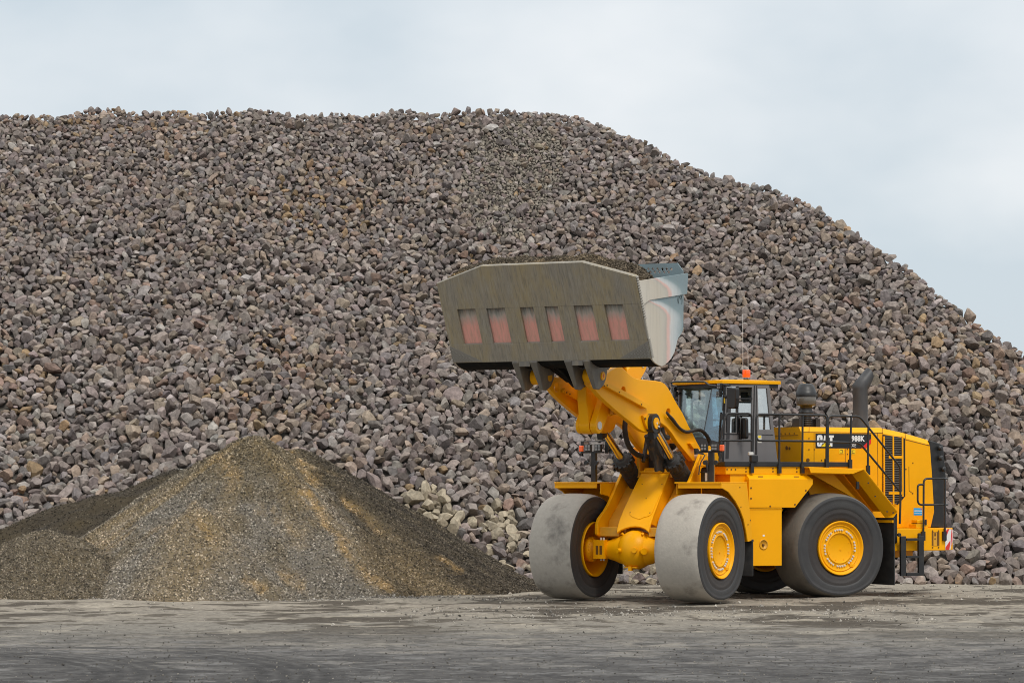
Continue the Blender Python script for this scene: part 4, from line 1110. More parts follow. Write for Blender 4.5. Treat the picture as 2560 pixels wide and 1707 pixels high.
for i in range(1, len(ys) - 1, 2):
    m = MB(); fbox(m, t0 + .002, t1 - .002, ys[i] + .002, ys[i + 1] - .002, -.031, -.027)
    sub('pocket_floor', m, BRED, bucket)
m = MB()
m.tube([fp(0.004, -BY, -.02), fp(clip_t + .004, -1.03, -.02), fp(clip_t + .004, 1.03, -.02), fp(.004, BY, -.02)], .015, 6)
for i in range(1, len(ys) - 1, 2): fbox(m, t1 - .012, t1 - .002, ys[i] + .004, ys[i + 1] - .004, -.023, .012)
sub('cutting_edge', m, BEDGE, bucket)
CHQ = mat('chequer_steel', (.26, .245, .22), .45, metal=.3)
for s in (1, -1):      # chequer plate corners
    m = MB()
    cor = [fp(FL - .33, s * BY, .0165), fp(FL - .02, s * BY, .0165), fp(FL - .02, s * (BY - .62), .0165)]
    m.ext(cor, fn * .006)
    for i in range(5):
        for j in range(9):
            a_, b_ = FL - .05 - i * .055, BY - .04 - j * .065
            if (a_ - (FL - .33)) / .31 > (BY - b_) / .62 + .12:
                for q in (1, -1):
                    p = fp(a_ + (.014 if q > 0 else 0), s * b_ - (.0 if q > 0 else .03), .0225); u = tdir * .018 * q + np.array([0, .020, 0])
                    m.tube([p - u, p + u], .006, 4)
    sub('chequer_plate', m, CHQ, bucket)
for s in (1, -1):
    m = MB(); m.prism(SIDE[:1] + SIDE[3:] + [(3.62, 5.30)], s * (BY - .028), s * BY)
    sp_ = sub('side_plate', m, BSIDE, bucket, .005)
    u = MB(); u.prism(xz('F', 'E', [(500, 378), (1142, 276), (1153, 286), (1138, 545), (1130, 550), (650, 628), (552, 700)], BY + .02), s * (BY + .001), s * (BY + .022))
    sub('side_plate_extension', u, BSIDEU, bucket, .004)
m = MB()
q = on('F', 'E', 1028, 633, 1, BY); ring = [(q[0] + .13 * math.cos(a), BY + .004, q[2] + .13 * math.sin(a)) for a in np.linspace(.5, 3.6, 12)]; m.tube(ring, .008, 6)
q = on('F', 'E', 1032, 625, 1, BY); ring = [(q[0] + .05 * math.cos(a), BY + .004, q[2] + .06 * math.sin(a)) for a in np.linspace(-1.2, 3.0, 10)]; m.tube(ring, .008, 6); m.tube([(q[0] + .03, BY + .004, q[2] + .05), (q[0] + .03, BY + .004, q[2] - .07)], .008, 6)
sub('lifting_ring', m, mat('dull_steel', (.10, .13, .14), .5), bucket)
m = MB()      # weld beads along the near edge of the floor
for (ta, tb, n_) in ((.02, .78, 17), (FL - .36, FL - .03, 10)):
    for i in range(n_): m.ball(fp(ta + (tb - ta) * i / (n_ - 1), BY + .016, -.02), .031, 8)
subs('weld_bead', m, mat('weld_steel', (.42, .39, .34), .45, metal=.3), bucket)
m = MB(); m.tube([fp(.80, BY + .008, .0), fp(FL - .38, BY + .008, .0)], .02, 6); sub('corner_bar', m, BEDGE, bucket)
# spill guard at the back, pierced by two rows of holes
XS = 2.0
def sg(x, y): p = on('F', 'K', x, y, 0, XS); return float(p[1]), float(p[2])
yt, zt = sg(2160, 125); ye, ze = sg(2228, 190)
gp = [(-BY + .03, 5.45), (-BY + .03, ze), (-yt, zt), (yt, zt), (BY - .03, ze), (BY - .03, 5.45)]
hol = [sg(x, 178) for x in (1785, 1825, 1865, 1918, 1955, 1995, 2035, 2072, 2110)] + [sg(x, 203) for x in (1842, 1935, 1972, 2010, 2050, 2087)]
hh = []
for (y, z) in hol: hh.append([(XS, y + .026 * math.cos(a), z + .026 * math.sin(a)) for a in np.linspace(0, 2 * math.pi, 12, endpoint=False)])
m = MB(); m.ext([(XS, y, z) for y, z in gp], (-.03, 0, 0), hh)
sub('spill_guard', m, BBLUE, bucket)
# hinge brackets, pins, tilt bracket under the bowl
BR = xz('F', 'A', [(955, 105), (1075, 98), (1290, 165), (1245, 225), (1215, 260), (1195, 340), (1175, 400), (1140, 440), (1060, 440), (1010, 300)], .70)
hx_, hz_ = HP[0], HP[2]
prof = [(hx_ + .02, hz_ + .04), (hx_ + .02, hz_ - .03), (PBX + .22, PBZ - .24), (PBX + .08, PBZ - .25), (PBX - .08, PBZ - .17), (PBX - .17, PBZ - .05), (PBX - .17, PBZ + .10), (PBX - .22, PBZ + .30), (2.5, 4.5), (2.9, 4.35)]
for s in (1, -1):
    for (ya, yb, yt_) in ((.655, .80, .0), (.28, .43, .0)):
        m = MB(); m.prism(prof, s * ya, s * yb)
        m.v = [(x, s * ((ya + yb) / 2 + (s * y - (ya + yb) / 2) * min(1, max(.42, 1 - (hz_ - .06 - z) / .50))), z) for x, y, z in m.v]
        hb = sub('hinge_bracket', m, BHINGE, bucket, .012)
    m = MB(); m.box(hx_ - .02, hx_ + .012, *sorted((s * .43, s * .655)), hz_ - .10, hz_ + .0); sub('bracket_bridge', m, BHINGE, bucket, .008)
    m = MB(); m.cyl((PBX, s * .30, PBZ), (PBX, s * .785, PBZ), .085, 24); m.cur = 1; m.cyl((PBX, s * .785, PBZ), (PBX, s * .80, PBZ), .07, 20); m.cur = 2; m.box(PBX - .012, PBX + .012, *sorted((s * .80, s * .804)), PBZ - .03, PBZ + .03)
    sub('hinge_pin', m, [YEL_D, YEL, RED], bucket, .006)
m = MB()
for y0 in (-.13, .06): m.prism([(3.0, 4.28), (2.75, 4.2), (2.25, 3.93), (2.0, 4.12), (1.85, 4.30), (2.1, 4.6), (2.6, 4.42)], y0, y0 + .07)
m.prism(xz('F', 'A', [(385, 95), (620, 95), (800, 365), (805, 392), (745, 395), (500, 205)], -.20), -.26, -.16)
sub('tilt_bracket', m, BINNER, bucket, .012)

# ---- rear frame
m = MB(); m.box(-2.6, 1.9, -.50, .50, .72, 1.5); m.box(1.4, 2.55, -.42, .42, .75, .95); m.box(1.4, 2.55, -.42, .42, 1.75, 1.95); m.cyl((2.261, 0, .72), (2.261, 0, 2.0), .16, 20)
part('rear_frame', m, YEL_D, 'R', .01)
m = MB(); m.box(1.25, 2.0, -.75, .75, 1.5, 2.5); m.box(-.3, 1.3, -.82, .82, 1.5, 2.4); m.box(2.0, 2.12, -.6, .82, 2.0, 2.55)
part('engine_bay_shroud', m, BLK, 'R', .02)

# hood
zt_f = 3.284
stn = [(.29, 3.284), (-1.622, 3.282), (-2.174, 3.188), (-2.775, 3.052)]
def ring_h(x, zt, zb): return [(x, -.85, zb), (x, .85, zb), (x, .85, zt - .105), (x, .77, zt), (x, -.77, zt), (x, -.85, zt - .105)]
m = MB(); m.rings([ring_h(.29, 3.284, 2.45), ring_h(0.0, 3.284, 1.75), ring_h(-1.1, 3.282, 1.32), ring_h(-1.622, 3.282, 1.31), ring_h(-2.174, 3.188, 1.31), ring_h(-2.70, 3.068, 1.31)], smooth=False)
rb = xz('R', 'J', [(640, 157), (648, 207), (668, 480), (682, 725), (690, 855), (655, 1012)], .85)
m.prism([(-2.695, 3.068 - .105), (rb[1][0], rb[1][1]), rb[2], rb[3], rb[4], (rb[5][0], 1.312), (-2.695, 1.312)], -.848, .848)
m.ext([(-2.695, -.848, 2.964), (-2.695, -.77, 3.068), (-2.695, .77, 3.068), (-2.695, .848, 2.964)], (-.085, 0, -.022))
hood = part('hood', m, YEL, 'R', .012)
m = MB()
bk = xz('R', 'J', [(770, 205), (778, 330), (795, 490), (800, 1035)], .80)
m.prism([(rb[0][0] - .01, 3.045), (bk[0][0] + .1, 2.985), bk[0], bk[1], bk[2], (bk[3][0], 1.31), (rb[5][0] - .004, 1.31), (rb[4][0] - .004, rb[4][1]), (rb[3][0] - .004, rb[3][1]), (rb[2][0] - .004, rb[2][1]), (rb[1][0] - .004, rb[1][1])], -.83, .83)
rg_ = part('rear_grille', m, BLK, 'R', .02)
m = MB()
for (x, y) in ((735, 235), (738, 330), (765, 440)):
    p = on('R', 'J', x, y, 1, .86); m.lathe([(.001, 0), (.045, .0), (.05, .02), (.05, .06), (.03, .07)], (p[0], .86, p[2]), (-.4, 1, 0), 16); 
subs('rear_lamp', m, BLK, rg_)
# seams, latches, bolts
m = MB()
def seam(mb, z, a, b, w=.010, y=.851, t=.003):
    p, q = np.array(xz('R', z, [a], y)[0]), np.array(xz('R', z, [b], y)[0]); d = (q - p) / np.linalg.norm(q - p); n = np.array([-d[1], d[0]]) * w / 2
    mb.prism([tuple(p + n), tuple(q + n), tuple(q - n), tuple(p - n)], y, y + t)
for a, b in (((240, 790), (240, 1110)), ((580, 960), (580, 1125)), ((625, 960), (640, 1120)), ((930, 790), (935, 1370)), ((105, 782), (985, 792)), ((186, 728), (186, 778)), ((985, 738), (990, 820)), ((1232, 795), (1235, 855)), ((1272, 1160), (1275, 1420)), ((1275, 1420), (1315, 1450))): seam(m, 'M', a, b)
seam(m, 'J', (405, 150), (645, 210), .012); seam(m, 'N', (1655, 652), (1990, 650), .02)
sub('panel_seam', m, SEAM, hood)
m = MB()
for (x, y) in ((184, 852), (184, 972), (320, 1088), (602, 968), (602, 1022), (242, 972), (1315, 1118), (1313, 1450), (1240, 1186)):
    p = on('R', 'M', x, y, 1, .851); m.cyl(p, p + np.array([0, .008, 0]), .013, 8)
m.cyl(on('R', 'M', 170, 1086, 1, .851), on('R', 'M', 170, 1086, 1, .851) + np.array([0, .02, 0]), .035, 12)
subs('bolt', m, SEAM, hood)
for (x, y) in ((537, 993), (665, 997)):
    p = on('R', 'M', x, y, 1, .851); m = MB(); m.box(p[0] - .05, p[0] + .05, .851, .857, p[2] - .045, p[2] + .045); m.cur = 1; m.box(p[0] - .03, p[0] + .03, .857, .860, p[2] - .03, p[2] - .02); m.box(p[0] - .03, p[0] + .03, .857, .860, p[2] + .02, p[2] + .03); m.box(p[0] + .02 if x > 600 else p[0] - .03, p[0] + .03 if x > 600 else p[0] - .02, .857, .860, p[2] - .02, p[2] + .02)
    sub('latch', m, [DYEL, SEAM], hood)
# front corner panel of the hood, behind the cab
m = MB(); m.box(.291, .297, -.6, .75, 3.12, 3.128)
for y in (.15, .3, .45, .62): m.cyl((.291, y, 3.16), (.299, y, 3.16), .014, 8)
m.cyl((.291, .35, 2.88), (.30, .35, 2.88), .04, 12); m.cyl((.291, .45, 2.87), (.30, .45, 2.87), .03, 10)
subs('bolt', m, SEAM, hood)
# side radiator screen
gx0 = [on('R', 'J', x, 400, 1, .86)[0] for x in (183, 402)]
m = MB(); gpoly = xz('R', 'J', [(180, 100), (404, 138), (404, 705), (330, 790), (180, 720)], .853); m.prism(gpoly, .851, .854)
grl = part('side_screen', m, mat('screen_dark', (.012, .010, .009), .8), 'R')
m = MB()
nb_ = 39
for i in range(nb_):
    y = 122 + i * 17.2
    xr = 384 if y < 705 else 384 - (y - 705) * .9
    a, b = on('R', 'J', 190, y, 1, .885), on('R', 'J', xr, y, 1, .885); m.tube([a, b], .0062, 6)
sub('screen_bars', m, mat('screen_wire', (.20, .18, .15), .5, metal=.3), grl)
m = MB()
for x, yb in ((196, 725), (286, 790), (377, 710)):
    a, b = on('R', 'J', x, 118, 1, .885), on('R', 'J', x, yb, 1, .885); m.box(a[0] - .016, a[0] + .016, .872, .892, b[2], a[2])
for y in (322, 675):
    a, b = on('R', 'J', 245, y, 1, .89), on('R', 'J', 384, y, 1, .89); m.box(b[0], a[0], .870, .895, a[2] - .025, a[2] + .025)
sub('screen_stays', m, YEL, grl)
# nameplate with its lettering
yd = .8535
m = MB(); m.prism(xz('R', 'T', [(130, 192), (2172, 212), (2172, 560), (1975, 742), (130, 732)], yd), .8515, yd); dec = part('nameplate', m, DECALK, 'R')
m = MB(); m.prism(xz('R', 'T', [(2172, 385), (2172, 560), (1975, 742), (1798, 742)], yd), yd + .0005, yd + .002); sub('red_stripe', m, RED, dec)
m = MB()
Cc = [(183, 320), (192, 285), (215, 260), (250, 248), (325, 248), (360, 260), (380, 285), (387, 320), (387, 432), (300, 432), (300, 350), (284, 338), (268, 350), (268, 580), (284, 592), (300, 580), (300, 515), (387, 515), (387, 560), (322, 676), (250, 678), (215, 668), (192, 640), (183, 600)]
Aa = [(452, 262), (572, 262), (632, 565), (512, 470), (395, 570)]
Tt = [(605, 262), (800, 262), (800, 345), (748, 345), (748, 675), (705, 675), (655, 628), (655, 345), (605, 345)]
for q in (Cc, Aa, Tt): m.prism(xz('R', 'T', q, yd), yd + .0005, yd + .002)
m.cur = 1; m.prism(xz('R', 'T', [(325, 678), (512, 505), (697, 678)], yd), yd + .0005, yd + .003)
sub('logo_lettering', m, [WHITE, DYEL], dec)
def text_into(mb, body, x0, x1, y0, y1, zoom, yv, t=.002, offset=0.0):
    cu = bpy.data.curves.new('lettering', 'FONT'); cu.body = body; cu.offset = offset; cu.resolution_u = 3
    ob = bpy.data.objects.new('lettering', cu); me = bpy.data.meshes.new_from_object(ob)
    V = np.array([v.co[:] for v in me.vertices]); F = [list(p.vertices) for p in me.polygons]
    lo_, hi_ = V.min(0), V.max(0); a = (V[:, 0] - lo_[0]) / (hi_[0] - lo_[0]); b = (V[:, 1] - lo_[1]) / (hi_[1] - lo_[1])
    P = [on('R', zoom, x0 + (x1 - x0) * u, y1 + (y0 - y1) * w, 1, yv) + np.array([0, t, 0]) for u, w in zip(a, b)]
    mb.add(P, F)
    bpy.data.objects.remove(ob); bpy.data.curves.remove(cu); bpy.data.meshes.remove(me)
m = MB(); text_into(m, '988K', 1450, 1940, 272, 490, 'T', yd, .002, .035); text_into(m, 'XE', 1450, 1620, 565, 690, 'T', yd, .002, .0)
sub('model_lettering', m, WHITE, dec)
m = MB(); p = xz('R', 'S', [(255, 200), (475, 205), (475, 392), (255, 390)], .853); m.prism(p, .8515, .8535); m.cur = 1
for y in (262, 282, 326): m.prism(xz('R', 'S', [(268, y), (468, y + 3), (468, y + 13), (268, y + 10)], .8535), .8537, .8545)
m.cur = 2; m.prism(xz('R', 'S', [(430, 212), (468, 212), (468, 240), (440, 240)], .8535), .8537, .8545)
part('sticker', m, [BLUE, WHITE, RED], 'R')

# counterweight
m = MB(); m.slab([(-1.50, -1.33), (-2.77, -1.33), (-3.19, -1.03), (-3.19, 1.03), (-2.77, 1.33), (-1.50, 1.33)], .868, 1.305)
cw = part('counterweight', m, YEL, 'R', .012)
m = MB(); p = xz('R', 'S', [(725, 825), (925, 825), (925, 1195), (725, 1195)], 1.332); m.prism(p, 1.3305, 1.332); m.cur = 1
p = xz('R', 'S', [(770, 835), (860, 835), (860, 1190), (770, 1190)], 1.334); m.prism(p, 1.3325, 1.334)
m.cur = 0
for (x, y) in ((745, 800), (900, 800), (745, 1232), (900, 1232), (808, 1005)):
    q = on('R', 'S', x, y, 1, 1.332); m.cyl(q, q + np.array([0, .008, 0]), .016, 8)
m.prism(xz('R', 'S', [(795, 850), (830, 850), (830, 930), (795, 930)], 1.336), 1.3345, 1.342)
sub('recess_panel', m, [SEAM, YEL_D], cw)
# red and white board on the bevelled corner
c0, c1 = np.array([-2.775, 1.333, 0]), np.array([-3.185, 1.038, 0]); cu_ = (c1 - c0); cl = np.linalg.norm(cu_); cu_ /= cl; cn = np.array([-cu_[1], cu_[0], 0]); cn = cn if cn[1] > 0 else -cn
def cb_(u, z, off): return c0 + cu_ * u * cl + cn * off + np.array([0, 0, z])
for s in (1, -1):
    S = np.array([1, s, 1])
    m = MB(); quad = [(0.02, .878), (.62, .878), (.97, 1.06), (.97, 1.275), (.02, 1.29)]
    m.ext([cb_(u, z, .002) * S for u, z in quad], cn * .006 * S)
    for st in ([(.02, 1.10), (.50, 1.285), (.30, 1.287), (.02, 1.25)], [(.02, .878), (.50, .878), (.62, 1.0), (.62, 1.06), (.02, .93)], [(.68, .92), (.76, .96), (.90, 1.275), (.80, 1.276), (.70, 1.1)], [(.90, 1.03), (.97, 1.07), (.97, 1.2), (.93, 1.22)]):
        m.cur = 1; m.ext([cb_(u, z, .0085) * S for u, z in st], cn * .002 * S); m.cur = 0
    sub('warning_board', m, [WHITE, RED], cw)
m = MB(); a = on('R', 'S', 320, 650, 1, 1.30); b = on('R', 'S', 630, 740, 1, 1.30)
m.box(b[0], a[0], 1.05, 1.30, 1.306, 1.39); m.box(b[0] + .02, a[0] - .04, 1.08, 1.28, 1.405, 1.47)
sub('fuse_box', m, YEL, cw, .008)
m = MB(); q = on('R', 'S', 560, 600, 1, 1.30); m.box(q[0] - .02, q[0] + .02, 1.302, 1.318, 1.37, 1.48); m.box(b[0] + .01, a[0] - .03, 1.09, 1.27, 1.391, 1.404); sub('clasp', m, BLK, cw)

# ladder
m = MB()
for xx in (385, 560):
    a = on('R', 'J', xx, 1100, 1, 1.47); m.box(a[0] - .062, a[0] + .062, 1.42, 1.48, .385, 1.16)
lad = part('ladder', m, BLK, 'R', .008)
x0, x1 = on('R', 'J', 412, 1, 1, 1.47)[0], on('R', 'J', 530, 1, 1, 1.47)[0]
for yy, hgt in ((1128, .05), (1300, .045), (1470, .06)):
    m = MB(); z = on('R', 'J', 470, yy, 1, 1.47)[2]; m.box(x1 + .001, x0 - .001, 1.36, 1.475, z - hgt / 2, z + hgt / 2); sub('rung', m, BLK, lad, .006)
m = MB()
for xx in (350, 548): q = on('R', 'J', xx, 1083, 1, 1.47); m.cyl((q[0], 1.43, q[2]), (q[0], 1.475, q[2]), .035, 12)
subs('mounting_lug', m, BLK, lad)

# rear fenders and mudflaps
for s in (1, -1):
    m = MB()
    fo = xz('R', 'N', [(740, 30), (960, 40), (1300, 52), (1640, 482), (1612, 535), (1520, 537), (1185, 98), (760, 88)], 1.70)
    fi = xz('R', 'N', [(1612, 535), (1520, 537), (1185, 98), (760, 88)], 1.48)
    m.ext([(x, s * 1.70, z) for x, z in fo[2:4]] + [(fo[4][0], s * 1.66, fo[4][1])] + [(x, s * 1.48, z) for x, z in fi[1:3]], (.012, -s * .012, -.012))
    m.prism(fo[:3] + [(fo[6][0], fo[6][1]), fo[7]], s * 1.682, s * 1.70)
    a, b, c = (fo[0][0], fo[0][1]), fo[2], fo[3]
    m.ext([(a[0], s * .86, 2.505), (a[0], s * 1.675, 2.505), (b[0], s * 1.675, b[1] + .01), (b[0], s * .86, b[1] + .01)], (0, 0, -.02))
    m.ext([(b[0], s * .86, b[1] + .005), (b[0], s * 1.675, b[1] + .005), (c[0], s * 1.675, c[1]), (c[0], s * .86, c[1])], (-.015, 0, .012))
    m.prism([(.52, 2.48), (-.1, 2.48), (-.75, 1.9), (-.70, 1.9)], s * 1.15, s * 1.20)
    fe = part('fender', m, YEL, 'R', .004)
    f = MB(); f.box(-1.30, -1.275, *sorted((s * .95, s * 1.72)), .22, 1.52)
    sub('mudflap', f, RUB, fe, .006)
    f = MB(); f.box(-1.30, -1.25, *sorted((s * 1.0, s * 1.71)), 1.425, 1.475); sub('flap_clamp', f, YEL, fe)
    f = MB()
    for (x, y) in ((1340, 190), (1410, 325), (1530, 480), (1592, 492)):
        q = xz('R', 'N', [(x, y)], 1.70)[0]; f.cyl((q[0], s * 1.70, q[1]), (q[0], s * 1.708, q[1]), .016, 8)
    f.box(-.46, -.40, *sorted((s * 1.701, s * 1.73)), 2.08, 2.22)
    subs('bolt', f, BLK, fe)
m = MB(); m.box(-1.62, -1.50, 1.15, 1.36, 1.02, 1.64); part('battery_isolator', m, BLK, 'R', .02)

# side tank and box under the walkway
for s in (1, -1):
    bx = xz('R', 'N', [(132, 150), (780, 150), (780, 205), (598, 440), (132, 440)], 1.60)
    m = MB(); m.prism(bx, s * .95, s * 1.60)
    m.ext([(bx[0][0] - .01, s * 1.598, bx[0][1]), (bx[1][0] + .01, s * 1.598, bx[1][1]), (bx[1][0] + .06, s * 1.46, 2.365), (bx[0][0] - .03, s * 1.46, 2.365)], (0, s * -.3, 0))
    bb = part('side_box', m, YEL, 'R', .008)
    b_ = MB()
    for (x, y) in ((152, 240), (152, 346), (346, 425), (597, 408), (708, 266)):
        q = xz('R', 'N', [(x, y)], 1.60)[0]; b_.cyl((q[0], s * 1.60, q[1]), (q[0], s * 1.608, q[1]), .018, 8)
    for (x, y) in ((245, 127), (608, 128)):
        q = xz('R', 'N', [(x, y)], 1.53)[0]; b_.box(q[0] - .055, q[0] + .055, *sorted((s * 1.535, s * 1.548)), q[1] - .012, q[1] + .012)
    subs('bolt', b_, SEAM, bb)
    tk = xz('R', 'N', [(132, 448), (467, 448), (467, 1028), (163, 1030)], 1.60)
    m = MB(); m.prism(tk, s * .95, s * 1.592); m.box(tk[1][0] + .0, tk[0][0], *sorted((s * 1.585, s * 1.604)), tk[0][1] - .02, tk[0][1] + .003)
    m.prism([(tk[1][0] - .001, 1.70), (.96, 1.70), (1.14, 1.42), (tk[1][0] - .001, 1.36)], s * 1.2, s * 1.24)
    fuel = part('fuel_tank', m, YEL, 'R', .008)
    q = xz('R', 'N', [(278, 812)], 1.592)[0]
    f = MB(); f.rings_prof([(.095, .0), (.095, .012), (.080, .012), (.080, .001), (.001, .001)], (q[0], s * 1.593, q[1]), (0, s, 0), 32); f.cur = 1; f.ball((q[0] + .01, s * 1.60, q[1] - .01), .028, 10)
    sub('filler_port', f, [YEL_D, SEAM], fuel)
    q = xz('R', 'N', [(280, 722)], 1.592)[0]; f = MB(); f.box(q[0] - .022, q[0] + .022, *sorted((s * 1.5925, s * 1.596)), q[1] - .016, q[1] + .016); sub('label', f, WHITE, fuel)

# walkway with its toe board
m = MB(); m.slab([(2.42, .86), (2.42, 1.47), (-.44, 1.47), (-.44, .86)], 2.36, 2.51); m.slab([(2.42, -.86), (2.42, -1.47), (-.44, -1.47), (-.44, -.86)], 2.36, 2.51); m.box(1.9, 2.3, .5, 1.44, 1.75, 2.36)
wk = part('walkway', m, YEL, 'R', .008)
m = MB()
for s in (1, -1): m.box(-.45, 2.46, *sorted((s * 1.47, s * 1.50)), 2.512, 2.60); m.box(2.42, 2.45, *sorted((s * .86, s * 1.47)), 2.512, 2.60); m.box(-.44, 2.42, *sorted((s * .86, s * 1.469)), 2.512, 2.53)
sub('toe_board', m, BLK, wk, .004)
m = MB()
for (x, y) in ((870, 1338), (922, 1338), (972, 1338), (1102, 1325), (1102, 1363), (1432, 1325), (1432, 1363), (1724, 1325), (1724, 1365)):
    q = on('R', 'O', x, y, 1, 1.47); m.cyl(q, q + np.array([0, .008, 0]), .016, 8)
subs('bolt', m, SEAM, wk)

# handrails
def rail(paths, posts, label, y=1.50, r=.021, mirror=False):
    m = MB()
    for z, pts_ in paths: m.tube(arc([on('R', q[0] if len(q) == 3 else z, q[-2], q[-1], 1, y) for q in pts_], .09, 5), r, 10)
    o = part('handrail', m, BLK, 'R', 0, label)
    b = MB()
    for z, (x, ya), (x2, yb) in posts:
        p, q = on('R', z, x, ya, 1, y), on('R', z, x2, yb, 1, y); b.tube([p, q], r, 10)
        b.box(q[0] - .035, q[0] + .035, y - .02, y + .035, q[2] - .02, q[2] + .16)
    if b.v: sub('post', b, BLK, o)
    return o
rail([('O', [(775, 1240), (800, 880), (850, 700), (868, 655), (1172, 655), (1172, 1375)]), ('O', [(780, 985), (1172, 985)])], [('O', (1172, 1200), (1170, 1370))], None)
rail([('O', [(1228, 1160), (1228, 662), ('M', 378, 600), ('M', 376, 1165)]), ('O', [(1228, 940), (1250, 985), ('M', 376, 884)])], [('O', (1512, 662), (1508, 1372)), ('O', (1797, 664), (1790, 1372)), ('M', (376, 800), (374, 1165))], None)
rail([('M', [(390, 1160), (392, 608), (735, 612), (1180, 1165), (1180, 1560), ('N', 1660, 605)]), ('M', [(392, 890), (735, 900), (1172, 1425)])], [('M', (645, 612), (630, 1172)), ('M', (831, 735), (825, 1235))], None)
# rail round the back corner
def yx(z, x, y, yv): return np.array(on('R', z, x, y, 1, yv))
m = MB()
pa = [yx('N', 1900, 690, 1.36), yx('N', 1903, 146, 1.36), yx('N', 2118, 145, 1.36), np.array([-3.05, 1.05, 0])]
pa[3][2] = pa[2][2]; m.tube(arc(pa, .09, 5), .020, 10)
pb = [yx('N', 1900, 206, 1.36), yx('N', 1842, 206, 1.36), yx('N', 1842, 411, 1.36), yx('N', 2118, 411, 1.36), np.array([-3.05, 1.05, 0])]; pb[4][2] = pb[3][2]
m.tube(arc(pb, .10, 5), .020, 10); m.tube([yx('N', 2118, 145, 1.36), yx('N', 2118, 780, 1.36)], .020, 10)
hr = part('handrail', m, BLK, 'R')
m = MB()
for x in (1897, 2112):
    a = yx('N', x, 680, 1.36); m.box(a[0] - .04, a[0] + .04, 1.335, 1.385, a[2] - .18, a[2])
subs('rail_socket', m, BLK, hr)
m = MB(); m.tube(arc([(.62, -.9, 2.5), (.62, -.9, 3.42), (-.1, -.9, 3.42), (-.6, -.9, 2.5)], .1, 5), .02, 10); part('handrail', m, BLK, 'R')
m = MB(); q = on('R', 'O', 1160, 1145, 1, 1.5); m.box(q[0] - .05, q[0] + .05, 1.47, 1.53, q[2] - .03, q[2] + .03); m.cur = 1; q = on('R', 'O', 1195, 1205, 1, 1.5); m.box(q[0] - .075, q[0] + .075, 1.46, 1.55, q[2] - .06, q[2] + .06)
part('gate_latch', m, [STEEL, BLK], 'R', .01)

# exhaust stack and air intake
def m_pt(x, y, yv=0.0): return np.array(on('R', 'M', x, y, 1, yv))
def ell(c, ux, uy, n=28): return [c + ux * math.cos(q) + uy * math.sin(q) for q in np.linspace(0, 2 * math.pi, n, endpoint=False)]
c0 = m_pt(744, 640); X = np.array([1.0, 0, 0]); Yv = np.array([0, 1.0, 0]); Z = np.array([0, 0, 1.0])
rr = .150
m = MB(); zb = 3.27
tip_a, tip_b = m_pt(822, 84), m_pt(866, 215); bl, br_ = m_pt(664, 270), m_pt(826, 312)
mid = (bl + br_) / 2; tc_ = (tip_a + tip_b) / 2
rings_ = [ell(np.array([c0[0], 0, zb]), X * .185, Yv * .185), ell(np.array([c0[0], 0, zb + .10]), X * .172, Yv * .172), ell(np.array([c0[0], 0, zb + .20]), X * rr, Yv * rr), ell(np.array([c0[0], 0, mid[2] - .04]), X * rr, Yv * rr),
          ell(mid, (bl - br_) / 2, Yv * rr), ell(mid * .55 + tc_ * .45, ((bl - br_) * .5 + (tip_a - tip_b) * .5) / 2 * 1.02, Yv * rr * .95), ell(tc_, (tip_a - tip_b) / 2, Yv * rr * .85)]
m.rings(rings_, caps=False)
m.rings([ell(tc_, (tip_a - tip_b) / 2, Yv * rr * .85), ell(tc_ * .7 + mid * .3, (tip_a - tip_b) / 2 * .9, Yv * rr * .8)], caps=True)
part('exhaust_stack', m, EXH, 'R')
ci = m_pt(155, 720); cxi = float(ci[0])
def zi(y): return float(m_pt(155, y)[2])
m = MB(); m.lathe([(.10, 0), (.10, zi(600) - 3.27), (.145, zi(590) - 3.27), (.145, zi(565) - 3.27), (.12, zi(545) - 3.27), (.12, zi(500) - 3.27), (.19, zi(492) - 3.27)], (cxi, 0, 3.27), (0, 0, 1), 32)
for y in (700, 680, 660, 640, 620): m.lathe([(.12, 0), (.122, .012), (.10, .02)], (cxi, 0, zi(y)), (0, 0, 1), 28)
for dx in (-.20, .20):
    m.box(cxi + dx - .05, cxi + dx + .05, -.12, .12, 3.27, 3.27 + .19)
ain = part('air_intake', m, BLK, 'R')
m = MB(); m.lathe([(.19, 0), (.198, .01), (.198, .16), (.195, .165)], (cxi, 0, zi(490)), (0, 0, 1), 36); sub('dust_bowl', m, BOWL, ain)
m = MB(); m.lathe([(.20, 0), (.203, .02), (.203, .115), (.190, .12), (.186, .15), (.178, .155), (.172, .19), (.165, .195), (.14, .245), (.10, .262), (.001, .27)], (cxi, 0, zi(402)), (0, 0, 1), 36); sub('rain_cap', m, BLK, ain)

# ---- cab
CY = .85
m = MB()
wall = xz('R', 'O', [(842, 306), (1388, 306), (1490, 1248), (818, 1248)], CY)
win = [xz('R', 'O', q, CY) for q in ([(872, 326), (996, 326), (990, 888), (856, 888)], [(1016, 334), (1178, 334), (1170, 884), (1008, 884)], [(1246, 350), (1358, 350), (1408, 850), (1264, 850)])]
for s in (1, -1): m.prism(wall, s * (CY - .05), s * CY, win)
xb, xt = wall[2][0], wall[1][0]
m.box(.80, 2.02, -.80, .80, 2.58, 2.66)
m.ext([(xb, -.80, 2.66), (xb, .80, 2.66), (xt, .80, 4.05), (xt, -.80, 4.05)], (.04, 0, 0), [[(xb - (xb - xt) * .42, -.6, 3.25), (xb - (xb - xt) * .42, .6, 3.25), (xb - (xb - xt) * .9, .6, 3.9), (xb - (xb - xt) * .9, -.6, 3.9)]])
cab = part('cab', m, GREYP, 'R', .008)
